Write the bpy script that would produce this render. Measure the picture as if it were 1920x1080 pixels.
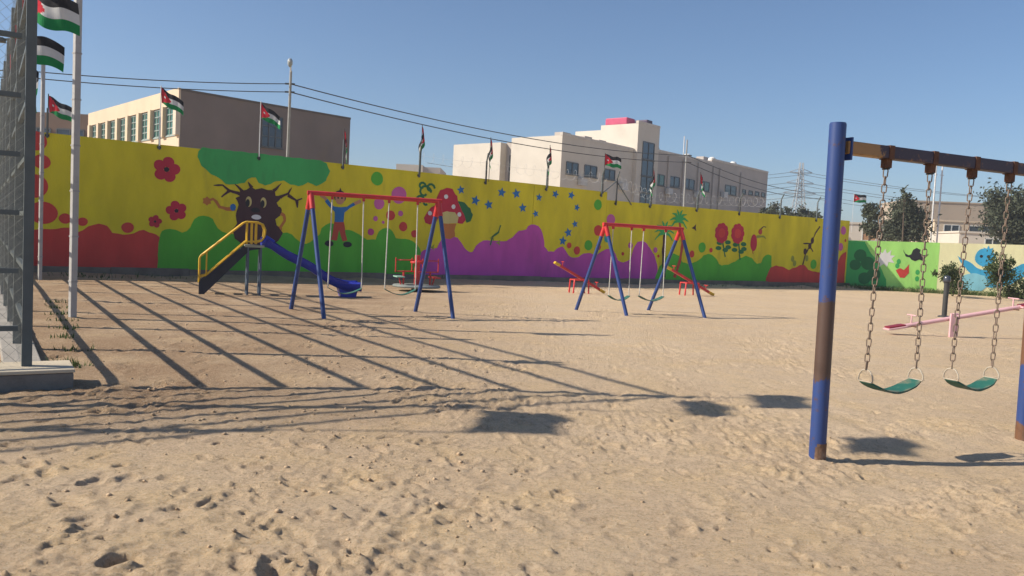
import bpy, bmesh, math, random
import numpy as np
from mathutils import Vector, Matrix

# ------------------------------------------------------------------ scene, camera, light
for _o in list(bpy.data.objects):
    bpy.data.objects.remove(_o)
S = bpy.context.scene
COL = S.collection
R = math.radians
CAM_H, CAM_PITCH, CAM_ROLL = 1.45, R(3.3), R(2.8)
cd = bpy.data.cameras.new('camera'); cam = bpy.data.objects.new('camera', cd); COL.objects.link(cam)
cd.sensor_width = 36.0; cd.lens = 36.0 * 1545.0 / 1920.0; cd.clip_start = 0.05; cd.clip_end = 9000
_f = Vector((0, math.cos(CAM_PITCH), -math.sin(CAM_PITCH))); _r = Vector((1, 0, 0)); _u = _r.cross(_f)
_up = _u * math.cos(CAM_ROLL) - _r * math.sin(CAM_ROLL); _rt = _r * math.cos(CAM_ROLL) + _u * math.sin(CAM_ROLL)
cam.matrix_world = Matrix(((_rt.x, _up.x, -_f.x, 0), (_rt.y, _up.y, -_f.y, 0), (_rt.z, _up.z, -_f.z, CAM_H), (0, 0, 0, 1)))
S.camera = cam

SUN_EL, SHADOW_AZ = R(34.0), R(9.5)          # shadows fall to the right, slightly away
sun_vec = Vector((-math.cos(SHADOW_AZ) * math.cos(SUN_EL), -math.sin(SHADOW_AZ) * math.cos(SUN_EL), math.sin(SUN_EL)))
W = bpy.data.worlds.new('World'); S.world = W; W.use_nodes = True
wn = W.node_tree.nodes; wl = W.node_tree.links
for n in list(wn): wn.remove(n)
sky = wn.new('ShaderNodeTexSky'); sky.sky_type = 'NISHITA'; sky.sun_disc = False
sky.sun_elevation = SUN_EL; sky.sun_rotation = math.atan2(sun_vec.x, sun_vec.y)
sky.altitude = 700; sky.air_density = 1.0; sky.dust_density = 1.3; sky.ozone_density = 5.0
bg = wn.new('ShaderNodeBackground'); bg.inputs['Strength'].default_value = 0.088
wo = wn.new('ShaderNodeOutputWorld')
wl.new(sky.outputs[0], bg.inputs[0]); wl.new(bg.outputs[0], wo.inputs[0])
sd = bpy.data.lights.new('sun', 'SUN'); sd.energy = 4.5; sd.angle = R(0.6); sd.color = (1.0, 0.91, 0.77)
sun = bpy.data.objects.new('sun', sd); COL.objects.link(sun); sun.location = (0, 0, 60)
sun.rotation_euler = sun_vec.to_track_quat('Z', 'Y').to_euler()
S.view_settings.view_transform = 'Standard'; S.view_settings.look = 'None'
S.view_settings.exposure = 0.5; S.view_settings.gamma = 1.0

rng = random.Random(11)
nrg = np.random.default_rng(7)

# ------------------------------------------------------------------ materials
MATS = {}
def mat(name, col, rough=0.75, var=0.10, scale=3.0, bump=0.0, bscale=60.0, metal=0.0, stain=None, stain_amt=0.5, stain_scale=2.0, stain_thr=0.55, spec=0.3, stretch=None):
    """matte procedural surface: base colour, soft value variation, optional stains with a noise outline, optional fine relief"""
    if name in MATS: return MATS[name]
    m = bpy.data.materials.new(name); m.use_nodes = True; nt = m.node_tree; N = nt.nodes; L = nt.links
    b = N['Principled BSDF']; b.inputs['Roughness'].default_value = rough; b.inputs['Metallic'].default_value = metal
    b.inputs['Specular IOR Level'].default_value = spec
    tc = N.new('ShaderNodeTexCoord'); src = tc.outputs['Object']
    if stretch:
        mp = N.new('ShaderNodeMapping'); mp.inputs['Scale'].default_value = stretch; L.new(src, mp.inputs[0]); src = mp.outputs[0]
    n1 = N.new('ShaderNodeTexNoise'); n1.inputs['Scale'].default_value = scale; n1.inputs['Detail'].default_value = 6
    L.new(src, n1.inputs['Vector'])
    cr = N.new('ShaderNodeValToRGB'); e = cr.color_ramp.elements
    e[0].position = 0.3; e[1].position = 0.7
    e[0].color = tuple(c * (1 - var) for c in col) + (1,); e[1].color = tuple(min(1, c * (1 + var)) for c in col) + (1,)
    L.new(n1.outputs['Fac'], cr.inputs[0]); out = cr.outputs[0]
    if stain:
        n2 = N.new('ShaderNodeTexNoise'); n2.inputs['Scale'].default_value = stain_scale; n2.inputs['Detail'].default_value = 9; n2.inputs['Roughness'].default_value = 0.65
        L.new(src, n2.inputs['Vector'])
        r2 = N.new('ShaderNodeValToRGB'); r2.color_ramp.elements[0].position = stain_thr; r2.color_ramp.elements[1].position = stain_thr + 0.12
        r2.color_ramp.elements[0].color = (0, 0, 0, 1); r2.color_ramp.elements[1].color = (stain_amt,) * 3 + (1,)
        L.new(n2.outputs['Fac'], r2.inputs[0])
        mx = N.new('ShaderNodeMix'); mx.data_type = 'RGBA'; L.new(r2.outputs[0], mx.inputs[0]); L.new(out, mx.inputs[6])
        mx.inputs[7].default_value = tuple(stain) + (1,); out = mx.outputs[2]
    L.new(out, b.inputs['Base Color'])
    if bump:
        n3 = N.new('ShaderNodeTexNoise'); n3.inputs['Scale'].default_value = bscale; n3.inputs['Detail'].default_value = 5; L.new(src, n3.inputs['Vector'])
        bp = N.new('ShaderNodeBump'); bp.inputs['Strength'].default_value = bump; bp.inputs['Distance'].default_value = 0.02
        L.new(n3.outputs['Fac'], bp.inputs['Height']); L.new(bp.outputs[0], b.inputs['Normal'])
    MATS[name] = m
    return m

def glass_mat(name, col, rough=0.08):
    m = bpy.data.materials.new(name); m.use_nodes = True; b = m.node_tree.nodes['Principled BSDF']
    b.inputs['Base Color'].default_value = tuple(col) + (1,); b.inputs['Roughness'].default_value = rough; b.inputs['Specular IOR Level'].default_value = 0.6
    nt = m.node_tree; tc = nt.nodes.new('ShaderNodeTexCoord'); n = nt.nodes.new('ShaderNodeTexNoise'); n.inputs['Scale'].default_value = 0.8
    bp = nt.nodes.new('ShaderNodeBump'); bp.inputs['Strength'].default_value = 0.08
    nt.links.new(tc.outputs['Object'], n.inputs['Vector']); nt.links.new(n.outputs['Fac'], bp.inputs['Height']); nt.links.new(bp.outputs[0], b.inputs['Normal'])
    return m

def banded(name, a, c, bands, axis='Z', rust=(0.10, 0.045, 0.025), edge=0.05, chip=0.56):
    """worn paint: colour a, bare / other colour c inside the bands along an axis, with ragged edges and chips"""
    m = bpy.data.materials.new(name); m.use_nodes = True; nt = m.node_tree; N = nt.nodes; L = nt.links; b = N['Principled BSDF']
    b.inputs['Roughness'].default_value = 0.5
    tc = N.new('ShaderNodeTexCoord'); sp = N.new('ShaderNodeSeparateXYZ'); L.new(tc.outputs['Object'], sp.inputs[0])
    n = N.new('ShaderNodeTexNoise'); n.inputs['Scale'].default_value = 7; n.inputs['Detail'].default_value = 10; n.inputs['Roughness'].default_value = 0.8
    L.new(tc.outputs['Object'], n.inputs['Vector'])
    w = N.new('ShaderNodeMath'); w.operation = 'MULTIPLY_ADD'; w.inputs[1].default_value = edge * 12; L.new(n.outputs['Fac'], w.inputs[0])
    L.new(sp.outputs[axis], w.inputs[2])
    mask = None
    for lo, hi in bands:
        g = N.new('ShaderNodeMapRange'); g.interpolation_type = 'SMOOTHSTEP'; g.inputs[1].default_value = lo + edge * 6 - edge * .35; g.inputs[2].default_value = lo + edge * 6 + edge * .35; L.new(w.outputs[0], g.inputs[0])
        h = N.new('ShaderNodeMapRange'); h.interpolation_type = 'SMOOTHSTEP'; h.inputs[1].default_value = hi + edge * 6 - edge * .35; h.inputs[2].default_value = hi + edge * 6 + edge * .35; h.inputs[3].default_value = 1; h.inputs[4].default_value = 0; L.new(w.outputs[0], h.inputs[0])
        k = N.new('ShaderNodeMath'); k.operation = 'MULTIPLY'; L.new(g.outputs[0], k.inputs[0]); L.new(h.outputs[0], k.inputs[1])
        if mask is None: mask = k.outputs[0]
        else:
            q = N.new('ShaderNodeMath'); q.operation = 'MAXIMUM'; L.new(mask, q.inputs[0]); L.new(k.outputs[0], q.inputs[1]); mask = q.outputs[0]
    m1 = N.new('ShaderNodeMix'); m1.data_type = 'RGBA'; L.new(mask, m1.inputs[0]); m1.inputs[6].default_value = a + (1,); m1.inputs[7].default_value = c + (1,)
    n2 = N.new('ShaderNodeTexNoise'); n2.inputs['Scale'].default_value = 14; n2.inputs['Detail'].default_value = 9; n2.inputs['Roughness'].default_value = 0.75
    L.new(tc.outputs['Object'], n2.inputs['Vector'])
    cr = N.new('ShaderNodeValToRGB'); cr.color_ramp.elements[0].position = chip; cr.color_ramp.elements[1].position = chip + 0.08; L.new(n2.outputs['Fac'], cr.inputs[0])
    m2 = N.new('ShaderNodeMix'); m2.data_type = 'RGBA'; L.new(cr.outputs[0], m2.inputs[0]); L.new(m1.outputs[2], m2.inputs[6]); m2.inputs[7].default_value = rust + (1,)
    L.new(m2.outputs[2], b.inputs['Base Color'])
    bp = N.new('ShaderNodeBump'); bp.inputs['Strength'].default_value = 0.25; bp.inputs['Distance'].default_value = 0.004; L.new(n2.outputs['Fac'], bp.inputs['Height']); L.new(bp.outputs[0], b.inputs['Normal'])
    return m

# ------------------------------------------------------------------ object helpers
def empty(name, loc, label=None, cat=None, group=None):
    o = bpy.data.objects.new(name, None); COL.objects.link(o); o.location = loc; o.empty_display_size = 0.2
    tag(o, label, cat, group); return o
def tag(o, label=None, cat=None, group=None, kind=None):
    if label: o['label'] = label
    if cat: o['category'] = cat
    if group: o['group'] = group
    if kind: o['kind'] = kind
    return o
def origin_of(o):
    v = Vector((0, 0, 0))
    while o is not None: v += o.location; o = o.parent
    return v
class MB:
    """collects faces in world coordinates; build() links them as one mesh object under a parent"""
    def __init__(s): s.v = []; s.f = []; s.smooth = []
    def add(s, vs, fs, smooth=False):
        k = len(s.v); s.v += [tuple(p) for p in vs]; s.f += [tuple(i + k for i in f) for f in fs]; s.smooth += [smooth] * len(fs); return s
    def frame_box(s, o, ex, ey, ez):
        """box from corner o with edge vectors"""
        o = Vector(o); ex = Vector(ex); ey = Vector(ey); ez = Vector(ez)
        vs = [o, o + ex, o + ex + ey, o + ey, o + ez, o + ex + ez, o + ex + ey + ez, o + ey + ez]
        return s.add(vs, [(0, 3, 2, 1), (4, 5, 6, 7), (0, 1, 5, 4), (1, 2, 6, 5), (2, 3, 7, 6), (3, 0, 4, 7)])
    def box(s, c, size, rz=0.0):
        x = Vector((math.cos(rz), math.sin(rz), 0)) * size[0]; y = Vector((-math.sin(rz), math.cos(rz), 0)) * size[1]; z = Vector((0, 0, size[2]))
        return s.frame_box(Vector(c) - x / 2 - y / 2 - z / 2, x, y, z)
    def tube(s, pts, r, n=8, closed=False, cap=True, r_end=None):
        pts = [Vector(p) for p in pts]; m = len(pts); rings = []
        prev = None
        for i, p in enumerate(pts):
            if closed: d = pts[(i + 1) % m] - pts[i - 1]
            else: d = pts[min(i + 1, m - 1)] - pts[max(i - 1, 0)]
            d.normalize()
            if prev is None:
                a = Vector((0, 0, 1)) if abs(d.z) < 0.9 else Vector((1, 0, 0)); u = d.cross(a).normalized()
            else:
                u = (prev - d * prev.dot(d)).normalized()
            prev = u; w = d.cross(u)
            rr = r if r_end is None else r + (r_end - r) * i / max(1, m - 1)
            rings.append([p + (u * math.cos(2 * math.pi * k / n) + w * math.sin(2 * math.pi * k / n)) * rr for k in range(n)])
        vs = [q for rg in rings for q in rg]; fs = []
        for i in range(m if closed else m - 1):
            j = (i + 1) % m
            for k in range(n): fs.append((i * n + k, i * n + (k + 1) % n, j * n + (k + 1) % n, j * n + k))
        s.add(vs, fs, True)
        if cap and not closed:
            s.add(rings[0][::-1], [tuple(range(n))]); s.add(rings[-1], [tuple(range(n))])
        return s
    def bar(s, a, b, w, h, upv=(0, 0, 1)):
        """rectangular bar from a to b, w wide (sideways), h high"""
        a = Vector(a); b = Vector(b); d = (b - a); x = d.normalized().cross(Vector(upv))
        if x.length < 1e-4: x = Vector((1, 0, 0))
        x.normalize(); z = x.cross(d.normalized())
        return s.frame_box(a - x * w / 2 - z * h / 2, x * w, d, z * h)
    def prism(s, poly, vec):
        n = len(poly); p = [Vector(q) for q in poly]; v = Vector(vec)
        s.add(p + [q + v for q in p], [tuple(range(n))[::-1], tuple(range(n, 2 * n))] + [(i, (i + 1) % n, n + (i + 1) % n, n + i) for i in range(n)]); return s
    def lathe(s, c, prof, n=20):
        c = Vector(c); m = len(prof)
        vs = [c + Vector((r * math.cos(2 * math.pi * k / n), r * math.sin(2 * math.pi * k / n), z)) for r, z in prof for k in range(n)]
        fs = [(i * n + k, i * n + (k + 1) % n, (i + 1) * n + (k + 1) % n, (i + 1) * n + k) for i in range(m - 1) for k in range(n)]
        s.add(vs, fs, True); return s
    def build(s, name, material, parent=None, bevel=0.0, **kw):
        o0 = origin_of(parent) if parent is not None else Vector((0, 0, 0))
        me = bpy.data.meshes.new(name); me.from_pydata([(x - o0.x, y - o0.y, z - o0.z) for x, y, z in s.v], [], s.f)
        me.polygons.foreach_set('use_smooth', s.smooth); me.update()
        if material is not None: me.materials.append(material)
        bm = bmesh.new(); bm.from_mesh(me); bmesh.ops.recalc_face_normals(bm, faces=bm.faces); bm.to_mesh(me); bm.free()
        o = bpy.data.objects.new(name, me); COL.objects.link(o); o.parent = parent
        if bevel:
            md = o.modifiers.new('bevel', 'BEVEL'); md.width = bevel; md.segments = 2; md.limit_method = 'ANGLE'
        tag(o, **kw); return o

# ------------------------------------------------------------------ shared colours
CONC = mat('weathered_concrete', (0.34, 0.31, 0.27), 0.9, 0.18, 2.5, 0.5, 40, stain=(0.14, 0.12, 0.10), stain_scale=1.3)
GALV = mat('galvanised_steel', (0.62, 0.62, 0.62), 0.45, 0.08, 6, stain=(0.35, 0.34, 0.33), stain_scale=5, metal=0.0, spec=0.5)
DKSTEEL = mat('grey_green_painted_steel', (0.095, 0.112, 0.115), 0.5, 0.12, 6, stain=(0.12, 0.07, 0.04), stain_scale=7, stain_thr=0.62)
BLACKSTEEL = mat('dark_steel', (0.05, 0.05, 0.05), 0.55, 0.2, 8)

# ------------------------------------------------------------------ ground
def lattice(n, seed):
    return np.random.default_rng(seed).random((n, n))
def vnoise(x, y, scale, seed, n=256):
    g = lattice(n, seed); X = x / scale + 1000.3; Y = y / scale + 1000.7
    xi = np.floor(X).astype(int); yi = np.floor(Y).astype(int); fx = X - xi; fy = Y - yi
    fx = fx * fx * (3 - 2 * fx); fy = fy * fy * (3 - 2 * fy)
    a = g[xi % n, yi % n]; b = g[(xi + 1) % n, yi % n]; c = g[xi % n, (yi + 1) % n]; d = g[(xi + 1) % n, (yi + 1) % n]
    return (a + (b - a) * fx) + ((c + (d - c) * fx) - (a + (b - a) * fx)) * fy - 0.5
def spread(fine_lo, fine_hi, step, ratio, lim_lo, lim_hi, far_ratio, near_lim):
    mid = list(np.arange(fine_lo, fine_hi, step))
    def grow(start, sign, lim):
        out = []; p = start; st = step
        while abs(p) < abs(lim):
            st *= ratio if abs(p - start) < near_lim else far_ratio
            p += sign * st; out.append(p)
        return out
    return np.array(sorted(grow(fine_lo, -1, lim_lo)[::-1] + mid + grow(mid[-1], 1, lim_hi)))
GX = spread(-2.6, 3.6, 0.015, 1.0105, -1400, 1400, 1.16, 34)
GY_up = spread(1.9, 5.2, 0.014, 1.0125, -40, 1600, 1.16, 40)
GY = np.array([v for v in GY_up if v > 1.5]); GY = np.concatenate([np.array([-60., -30., -15., -8., -4., -2., -1., 0., .6, 1.1]), GY])
XX, YY = np.meshgrid(GX, GY)
DD = np.hypot(XX, YY)
fade = np.clip(1 - (DD - 26) / 22, 0, 1)
# smoother, trodden hollow under the near swing
hol = np.exp(-(((XX - 3.6) * .9 + (YY - 6.2) * .45) / 1.5) ** 2 - (((YY - 6.2) * .9 - (XX - 3.6) * .45) / .62) ** 2)
rough = (0.25 + 0.75 * np.clip(1.6 * vnoise(XX, YY, 1.7, 3) + .5, 0, 1)) * (1 - .85 * hol) * np.clip(1.15 - YY / 26, .35, 1)
churn = np.clip(2.2 * vnoise(XX, YY, 1.15, 33) + 1.4 * vnoise(XX, YY, .42, 34) + .45, 0, 1)
rough *= 0.35 + 1.1 * churn
rough *= 1 + 0.7 * np.clip((-XX + 0.5) / 3, 0, 1) * np.clip((9 - YY) / 5, 0, 1)
nearleft = np.clip((-XX + 0.9) / 1.6, 0, 1) * np.clip((5.0 - YY) / 1.6, 0, 1)
churn = np.clip(churn + .55 * nearleft, 0, 1.25); rough *= 1 + .7 * nearleft
ZZ = 0.05 * vnoise(XX, YY, 3.1, 1) + rough * (0.045 * vnoise(XX, YY, .75, 2) + 0.022 * vnoise(XX + YY * .3, YY, .29, 4) + 0.015 * vnoise(XX, YY + XX * .2, .11, 5) + 0.012 * vnoise(XX, YY, .05, 6) + 0.010 * vnoise(XX, YY, .026, 8))
ridge = 1 - 2 * np.abs(vnoise(XX, YY, .22, 9)) * 2
ZZ += rough * 0.008 * np.clip(ridge, 0, 1) ** 3
wx = XX + .06 * vnoise(XX, YY, .13, 60); wy = YY + .06 * vnoise(XX, YY, .13, 61)
lump = np.abs(vnoise(wx, wy, .085, 62)) + .6 * np.abs(vnoise(wx, wy, .042, 63))
ZZ += rough * churn * (.048 * (.30 - lump))
ZZ -= 0.05 * hol
# footprints: oval dents with pushed-up rims
fr = np.random.default_rng(21)
def dent(cx, cy, ang, L, Wd, dep, rim):
    rad = L * 1.5
    i0, i1 = np.searchsorted(GX, [cx - rad, cx + rad]); j0, j1 = np.searchsorted(GY, [cy - rad, cy + rad])
    if i1 - i0 < 2 or j1 - j0 < 2: return
    x = XX[j0:j1, i0:i1] - cx; y = YY[j0:j1, i0:i1] - cy
    a = x * math.cos(ang) + y * math.sin(ang); b = -x * math.sin(ang) + y * math.cos(ang)
    q = np.sqrt((a / L) ** 2 + (b / Wd) ** 2)
    k = 1 - .8 * hol[j0:j1, i0:i1]
    ZZ[j0:j1, i0:i1] += k * (-dep * np.clip(1 - q ** 3, 0, 1) + rim * np.exp(-((q - 1.12) / .22) ** 2))
for _ in range(2600):
    cy = 1.9 + 17 * fr.random() ** 1.5; cx = (fr.random() * 2 - 1) * (1.2 + cy * .72)
    k = (0.15 + .75 * fr.random() ** 2) * (1.0 if cx < .4 else .6)
    dent(cx, cy, fr.random() * 6.28, .125 * (.7 + .5 * fr.random()), .05 * (.8 + .5 * fr.random()), .022 * k, .010 * k)
for _ in range(2600):          # small pits and lumps
    cy = 1.8 + 11 * fr.random() ** 1.4; cx = (fr.random() * 2 - 1) * (1.2 + cy * .7)
    s_ = fr.random(); w_ = .009 + .024 * fr.random() ** 2
    dent(cx, cy, fr.random() * 6.28, w_ * 1.5, w_, (.018 if s_ < .55 else -.016) * (.5 + fr.random()), .004)
dent(-1.62, 3.45, 1.2, .10, .075, .075, .012); dent(-1.35, 2.75, .4, .12, .06, .03, .01); dent(-.75, 2.6, .9, .16, .05, .03, .012); dent(-1.95, 2.72, .3, .12, .07, .03, .01)
for (fx_, fy_) in ((2.27, 5.90), (4.36, 6.87), (-3.05, 13.44), (-3.93, 14.67), (-1.01, 14.5), (-1.79, 15.36), (2.37, 16.75), (1.40, 17.73), (4.12, 17.43), (3.12, 18.71), (-6.38, 11.95), (8.58, 15.91), (11.29, 21.44)):
    dent(fx_, fy_, 0.4, .16, .14, -.022, .0)      # sand banked against posts
ZZ *= fade
wd = (XX + 11.30) * .5361 - (YY - 21.32) * .8442          # sand drifted against the foot of the mural wall
ZZ += np.where((wd > -.1) & (wd < 2.5), .10 * np.exp(-np.clip(wd - .13, 0, 9) / .45) * np.clip(.6 + 1.6 * vnoise(XX, YY, 1.3, 71), 0, 1.3), 0)
ZZ = np.where(DD > 48, 0, ZZ)
ny, nx = XX.shape
verts = np.stack([XX, YY, ZZ], -1).reshape(-1, 3)
idx = np.arange(ny * nx).reshape(ny, nx)
quads = np.stack([idx[:-1, :-1], idx[:-1, 1:], idx[1:, 1:], idx[1:, :-1]], -1).reshape(-1, 4)
gm = bpy.data.meshes.new('ground'); gm.vertices.add(len(verts)); gm.vertices.foreach_set('co', verts.ravel().astype(np.float32))
gm.loops.add(quads.size); gm.loops.foreach_set('vertex_index', quads.ravel().astype(np.int32))
gm.polygons.add(len(quads)); gm.polygons.foreach_set('loop_start', np.arange(0, quads.size, 4, dtype=np.int32)); gm.polygons.foreach_set('loop_total', np.full(len(quads), 4, dtype=np.int32))
gm.polygons.foreach_set('use_smooth', np.ones(len(quads), dtype=bool)); gm.update(calc_edges=True); gm.validate()
def ground_z(x, y):
    i = min(max(np.searchsorted(GX, x), 1), nx - 1); j = min(max(np.searchsorted(GY, y), 1), ny - 1); return float(ZZ[j, i])

def sand_material():
    m = bpy.data.materials.new('dry_sand'); m.use_nodes = True; nt = m.node_tree; N = nt.nodes; L = nt.links; b = N['Principled BSDF']
    b.inputs['Roughness'].default_value = 0.95; b.inputs['Specular IOR Level'].default_value = 0.12
    tc = N.new('ShaderNodeTexCoord'); P = tc.outputs['Object']
    def noise(sc, det=6, ro=.55, vec=P):
        n = N.new('ShaderNodeTexNoise'); n.inputs['Scale'].default_value = sc; n.inputs['Detail'].default_value = det; n.inputs['Roughness'].default_value = ro; L.new(vec, n.inputs['Vector']); return n.outputs['Fac']
    def ramp(f, p0, p1, c0=(0, 0, 0), c1=(1, 1, 1)):
        r = N.new('ShaderNodeValToRGB'); r.color_ramp.elements[0].position = p0; r.color_ramp.elements[1].position = p1
        r.color_ramp.elements[0].color = tuple(c0) + (1,); r.color_ramp.elements[1].color = tuple(c1) + (1,); L.new(f, r.inputs[0]); return r.outputs[0]
    def mix(f, a, c, mode='MIX'):
        x = N.new('ShaderNodeMix'); x.data_type = 'RGBA'; x.blend_type = mode
        if isinstance(f, float): x.inputs[0].default_value = f
        else: L.new(f, x.inputs[0])
        for s_, i in ((a, 6), (c, 7)):
            if isinstance(s_, tuple): x.inputs[i].default_value = s_ + (1,)
            else: L.new(s_, x.inputs[i])
        return x.outputs[2]
    def mul(a, c):
        x = N.new('ShaderNodeMath'); x.operation = 'MULTIPLY'; L.new(a, x.inputs[0])
        if isinstance(c, float): x.inputs[1].default_value = c
        else: L.new(c, x.inputs[1])
        return x.outputs[0]
    base = ramp(noise(.45, 8), .32, .68, SAND_A, SAND_B)
    base = mix(ramp(noise(1.7, 9, .62), .45, .7), base, SAND_Y)
    # redder, darker soil on the court side (left)
    sp = N.new('ShaderNodeSeparateXYZ'); L.new(P, sp.inputs[0])
    gx = N.new('ShaderNodeMapRange'); gx.inputs[1].default_value = 1.0; gx.inputs[2].default_value = -3.0; L.new(sp.outputs['X'], gx.inputs[0])
    gy = N.new('ShaderNodeMapRange'); gy.inputs[1].default_value = 4.6; gy.inputs[2].default_value = 6.6; L.new(sp.outputs['Y'], gy.inputs[0])
    red = mul(mul(gx.outputs[0], gy.outputs[0]), ramp(noise(.9, 9, .6), .34, .56, (.45, .45, .45)))
    base = mix(red, base, SAND_R)
    base = mix(mul(ramp(noise(6.0, 8, .7), .52, .66), .22), base, SAND_SPECK_SHADE)  # dark specks in the colour stand in for small clod shadows
    base = mix(mul(ramp(noise(17, 8, .8), .53, .60), .27), base, SAND_SPECK_SHADE)
    base = mix(mul(ramp(noise(42, 6, .8), .52, .59), .34), base, SAND_SPECK_SHADE)
    base = mix(mul(ramp(noise(75, 5, .7), .52, .60), .5), base, SAND_W)
    L.new(base, b.inputs['Base Color'])
    h1 = noise(30, 10, .85); h2 = noise(190, 5, .75)
    ad = N.new('ShaderNodeMath'); ad.operation = 'MULTIPLY_ADD'; ad.inputs[1].default_value = .25; L.new(h2, ad.inputs[0]); L.new(h1, ad.inputs[2])
    bp = N.new('ShaderNodeBump'); bp.inputs['Strength'].default_value = .8; bp.inputs['Distance'].default_value = .05; L.new(ad.outputs[0], bp.inputs['Height']); L.new(bp.outputs[0], b.inputs['Normal'])
    return m
SAND_A = (0.65, 0.475, 0.305); SAND_B = (0.74, 0.565, 0.385); SAND_Y = (0.74, 0.54, 0.315); SAND_R = (0.40, 0.26, 0.155); SAND_SPECK_SHADE = (0.20, 0.13, 0.075); SAND_W = (0.74, 0.62, 0.46)
SAND = sand_material()
gm.materials.append(SAND)
ground = bpy.data.objects.new('ground', gm); COL.objects.link(ground); tag(ground, kind='structure')

# loose clods and pebbles lying on the sand (too many to count)
def clods():
    r = np.random.default_rng(5); ico = [(0, 0, 1), (.9, 0, .25), (.28, .85, .25), (-.72, .53, .25), (-.72, -.53, .25), (.28, -.85, .25), (0, 0, -.8)]
    tf = [(0, 1, 2), (0, 2, 3), (0, 3, 4), (0, 4, 5), (0, 5, 1), (6, 2, 1), (6, 3, 2), (6, 4, 3), (6, 5, 4), (6, 1, 5)]
    V = []; F = []
    for i in range(14000):
        y = 1.9 + 14 * r.random() ** 1.5; x = (r.random() * 2 - 1) * (1 + y * .72)
        if r.random() < .7 and vnoise(np.array([x]), np.array([y]), 1.15, 33)[0] < .05: continue
        s_ = (.0035 + .014 * r.random() ** 5) * (1.2 if x < 0 else .8)
        if x > 1: s_ *= .75
        z = ground_z(x, y); k = len(V); a = r.random() * 6.28
        for q in ico:
            j = s_ * (.75 + .5 * r.random())
            V.append((x + j * (q[0] * math.cos(a) - q[1] * math.sin(a)), y + j * (q[0] * math.sin(a) + q[1] * math.cos(a)), z + j * q[2] * .7 + s_ * .1))
        F += [tuple(n + k for n in t) for t in tf]
    me = bpy.data.meshes.new('clods'); me.from_pydata(V, [], F); me.polygons.foreach_set('use_smooth', [True] * len(F)); me.materials.append(mat('dry_clods', (.44, .32, .205), .95, .4, 5)); me.update()
    o = bpy.data.objects.new('clods', me); COL.objects.link(o); tag(o, 'loose dry clods and pebbles scattered over the sand', 'pebbles', kind='stuff')
clods()

# ------------------------------------------------------------------ mural wall
WA = Vector((-11.30, 21.32, 0)); WE = Vector((0.8442, 0.5361, 0)).normalized(); WN = Vector((WE.y, -WE.x, 0))   # WN faces the playground
def wp(u, z, off=0.0): return WA + WE * u + WN * off + Vector((0, 0, z))
def wall_top(u): return 3.665 - 0.0143 * max(u + 1, 0) if u < 17.35 else 3.115
PAINT = {}
def paint(k, c): PAINT[k] = mat('wall_paint_' + k, c, 0.72, 0.13, 1.6, 0.35, 30, stain=tuple(v * 0.60 + .02 for v in c), stain_scale=1.2, stain_amt=0.5, stain_thr=0.56, spec=0.25, stretch=(1.0, 1.0, 0.35))
for k, c in dict(yellow=(0.72, 0.60, 0.022), red=(0.62, 0.06, 0.05), brick=(0.50, 0.08, 0.05), green=(0.10, 0.45, 0.04), leafgreen=(0.06, 0.42, 0.11), purple=(0.54, 0.08, 0.39),
                 pink=(0.60, 0.13, 0.36), magenta=(0.52, 0.06, 0.22), teal=(0.05, 0.38, 0.36), blue=(0.03, 0.17, 0.42), bark=(0.075, 0.035, 0.04), cream=(0.62, 0.52, 0.20), orange=(0.55, 0.20, 0.05),
                 white=(0.75, 0.73, 0.70), black=(0.03, 0.03, 0.035), skin=(0.55, 0.27, 0.15), darkgreen=(0.03, 0.17, 0.06), crimson=(0.52, 0.03, 0.06), olive=(0.30, 0.32, 0.05), limegreen=(0.42, 0.80, 0.20), palecream=(0.92, 0.85, 0.50), skyblue=(0.06, 0.40, 0.66), paleblue=(0.28, 0.62, 0.72)).items(): paint(k, c)
wall = empty('mural_wall', WA, 'tall yellow boundary wall painted with hills, flowers, tree and mushroom', 'wall')
for u0, u1 in ((-9, 14.09), (14.105, 17.35), (17.36, 31.72)):
    pts = [wp(u0, -0.3), wp(u1, -0.3), wp(u1, wall_top(u1 - .01)), wp(u0, wall_top(u0 + .01))]
    MB().prism(pts, -WN * 0.22).build('wall_section', PAINT['yellow'], wall)
k = MB()
for i in range(21):
    u0 = -9 + i * 1.96; k.frame_box(wp(u0, -0.2, 0.0), WE * 1.945, WN * 0.13, Vector((0, 0, 0.41 + 0.012 * (i % 3))))
k.build('kerb', mat('dirty_brown_kerb', (.19, .155, .125), .9, .25, 2.0, .5, 30, stain=(.30, .24, .17), stain_scale=1.5), wall)

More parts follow.
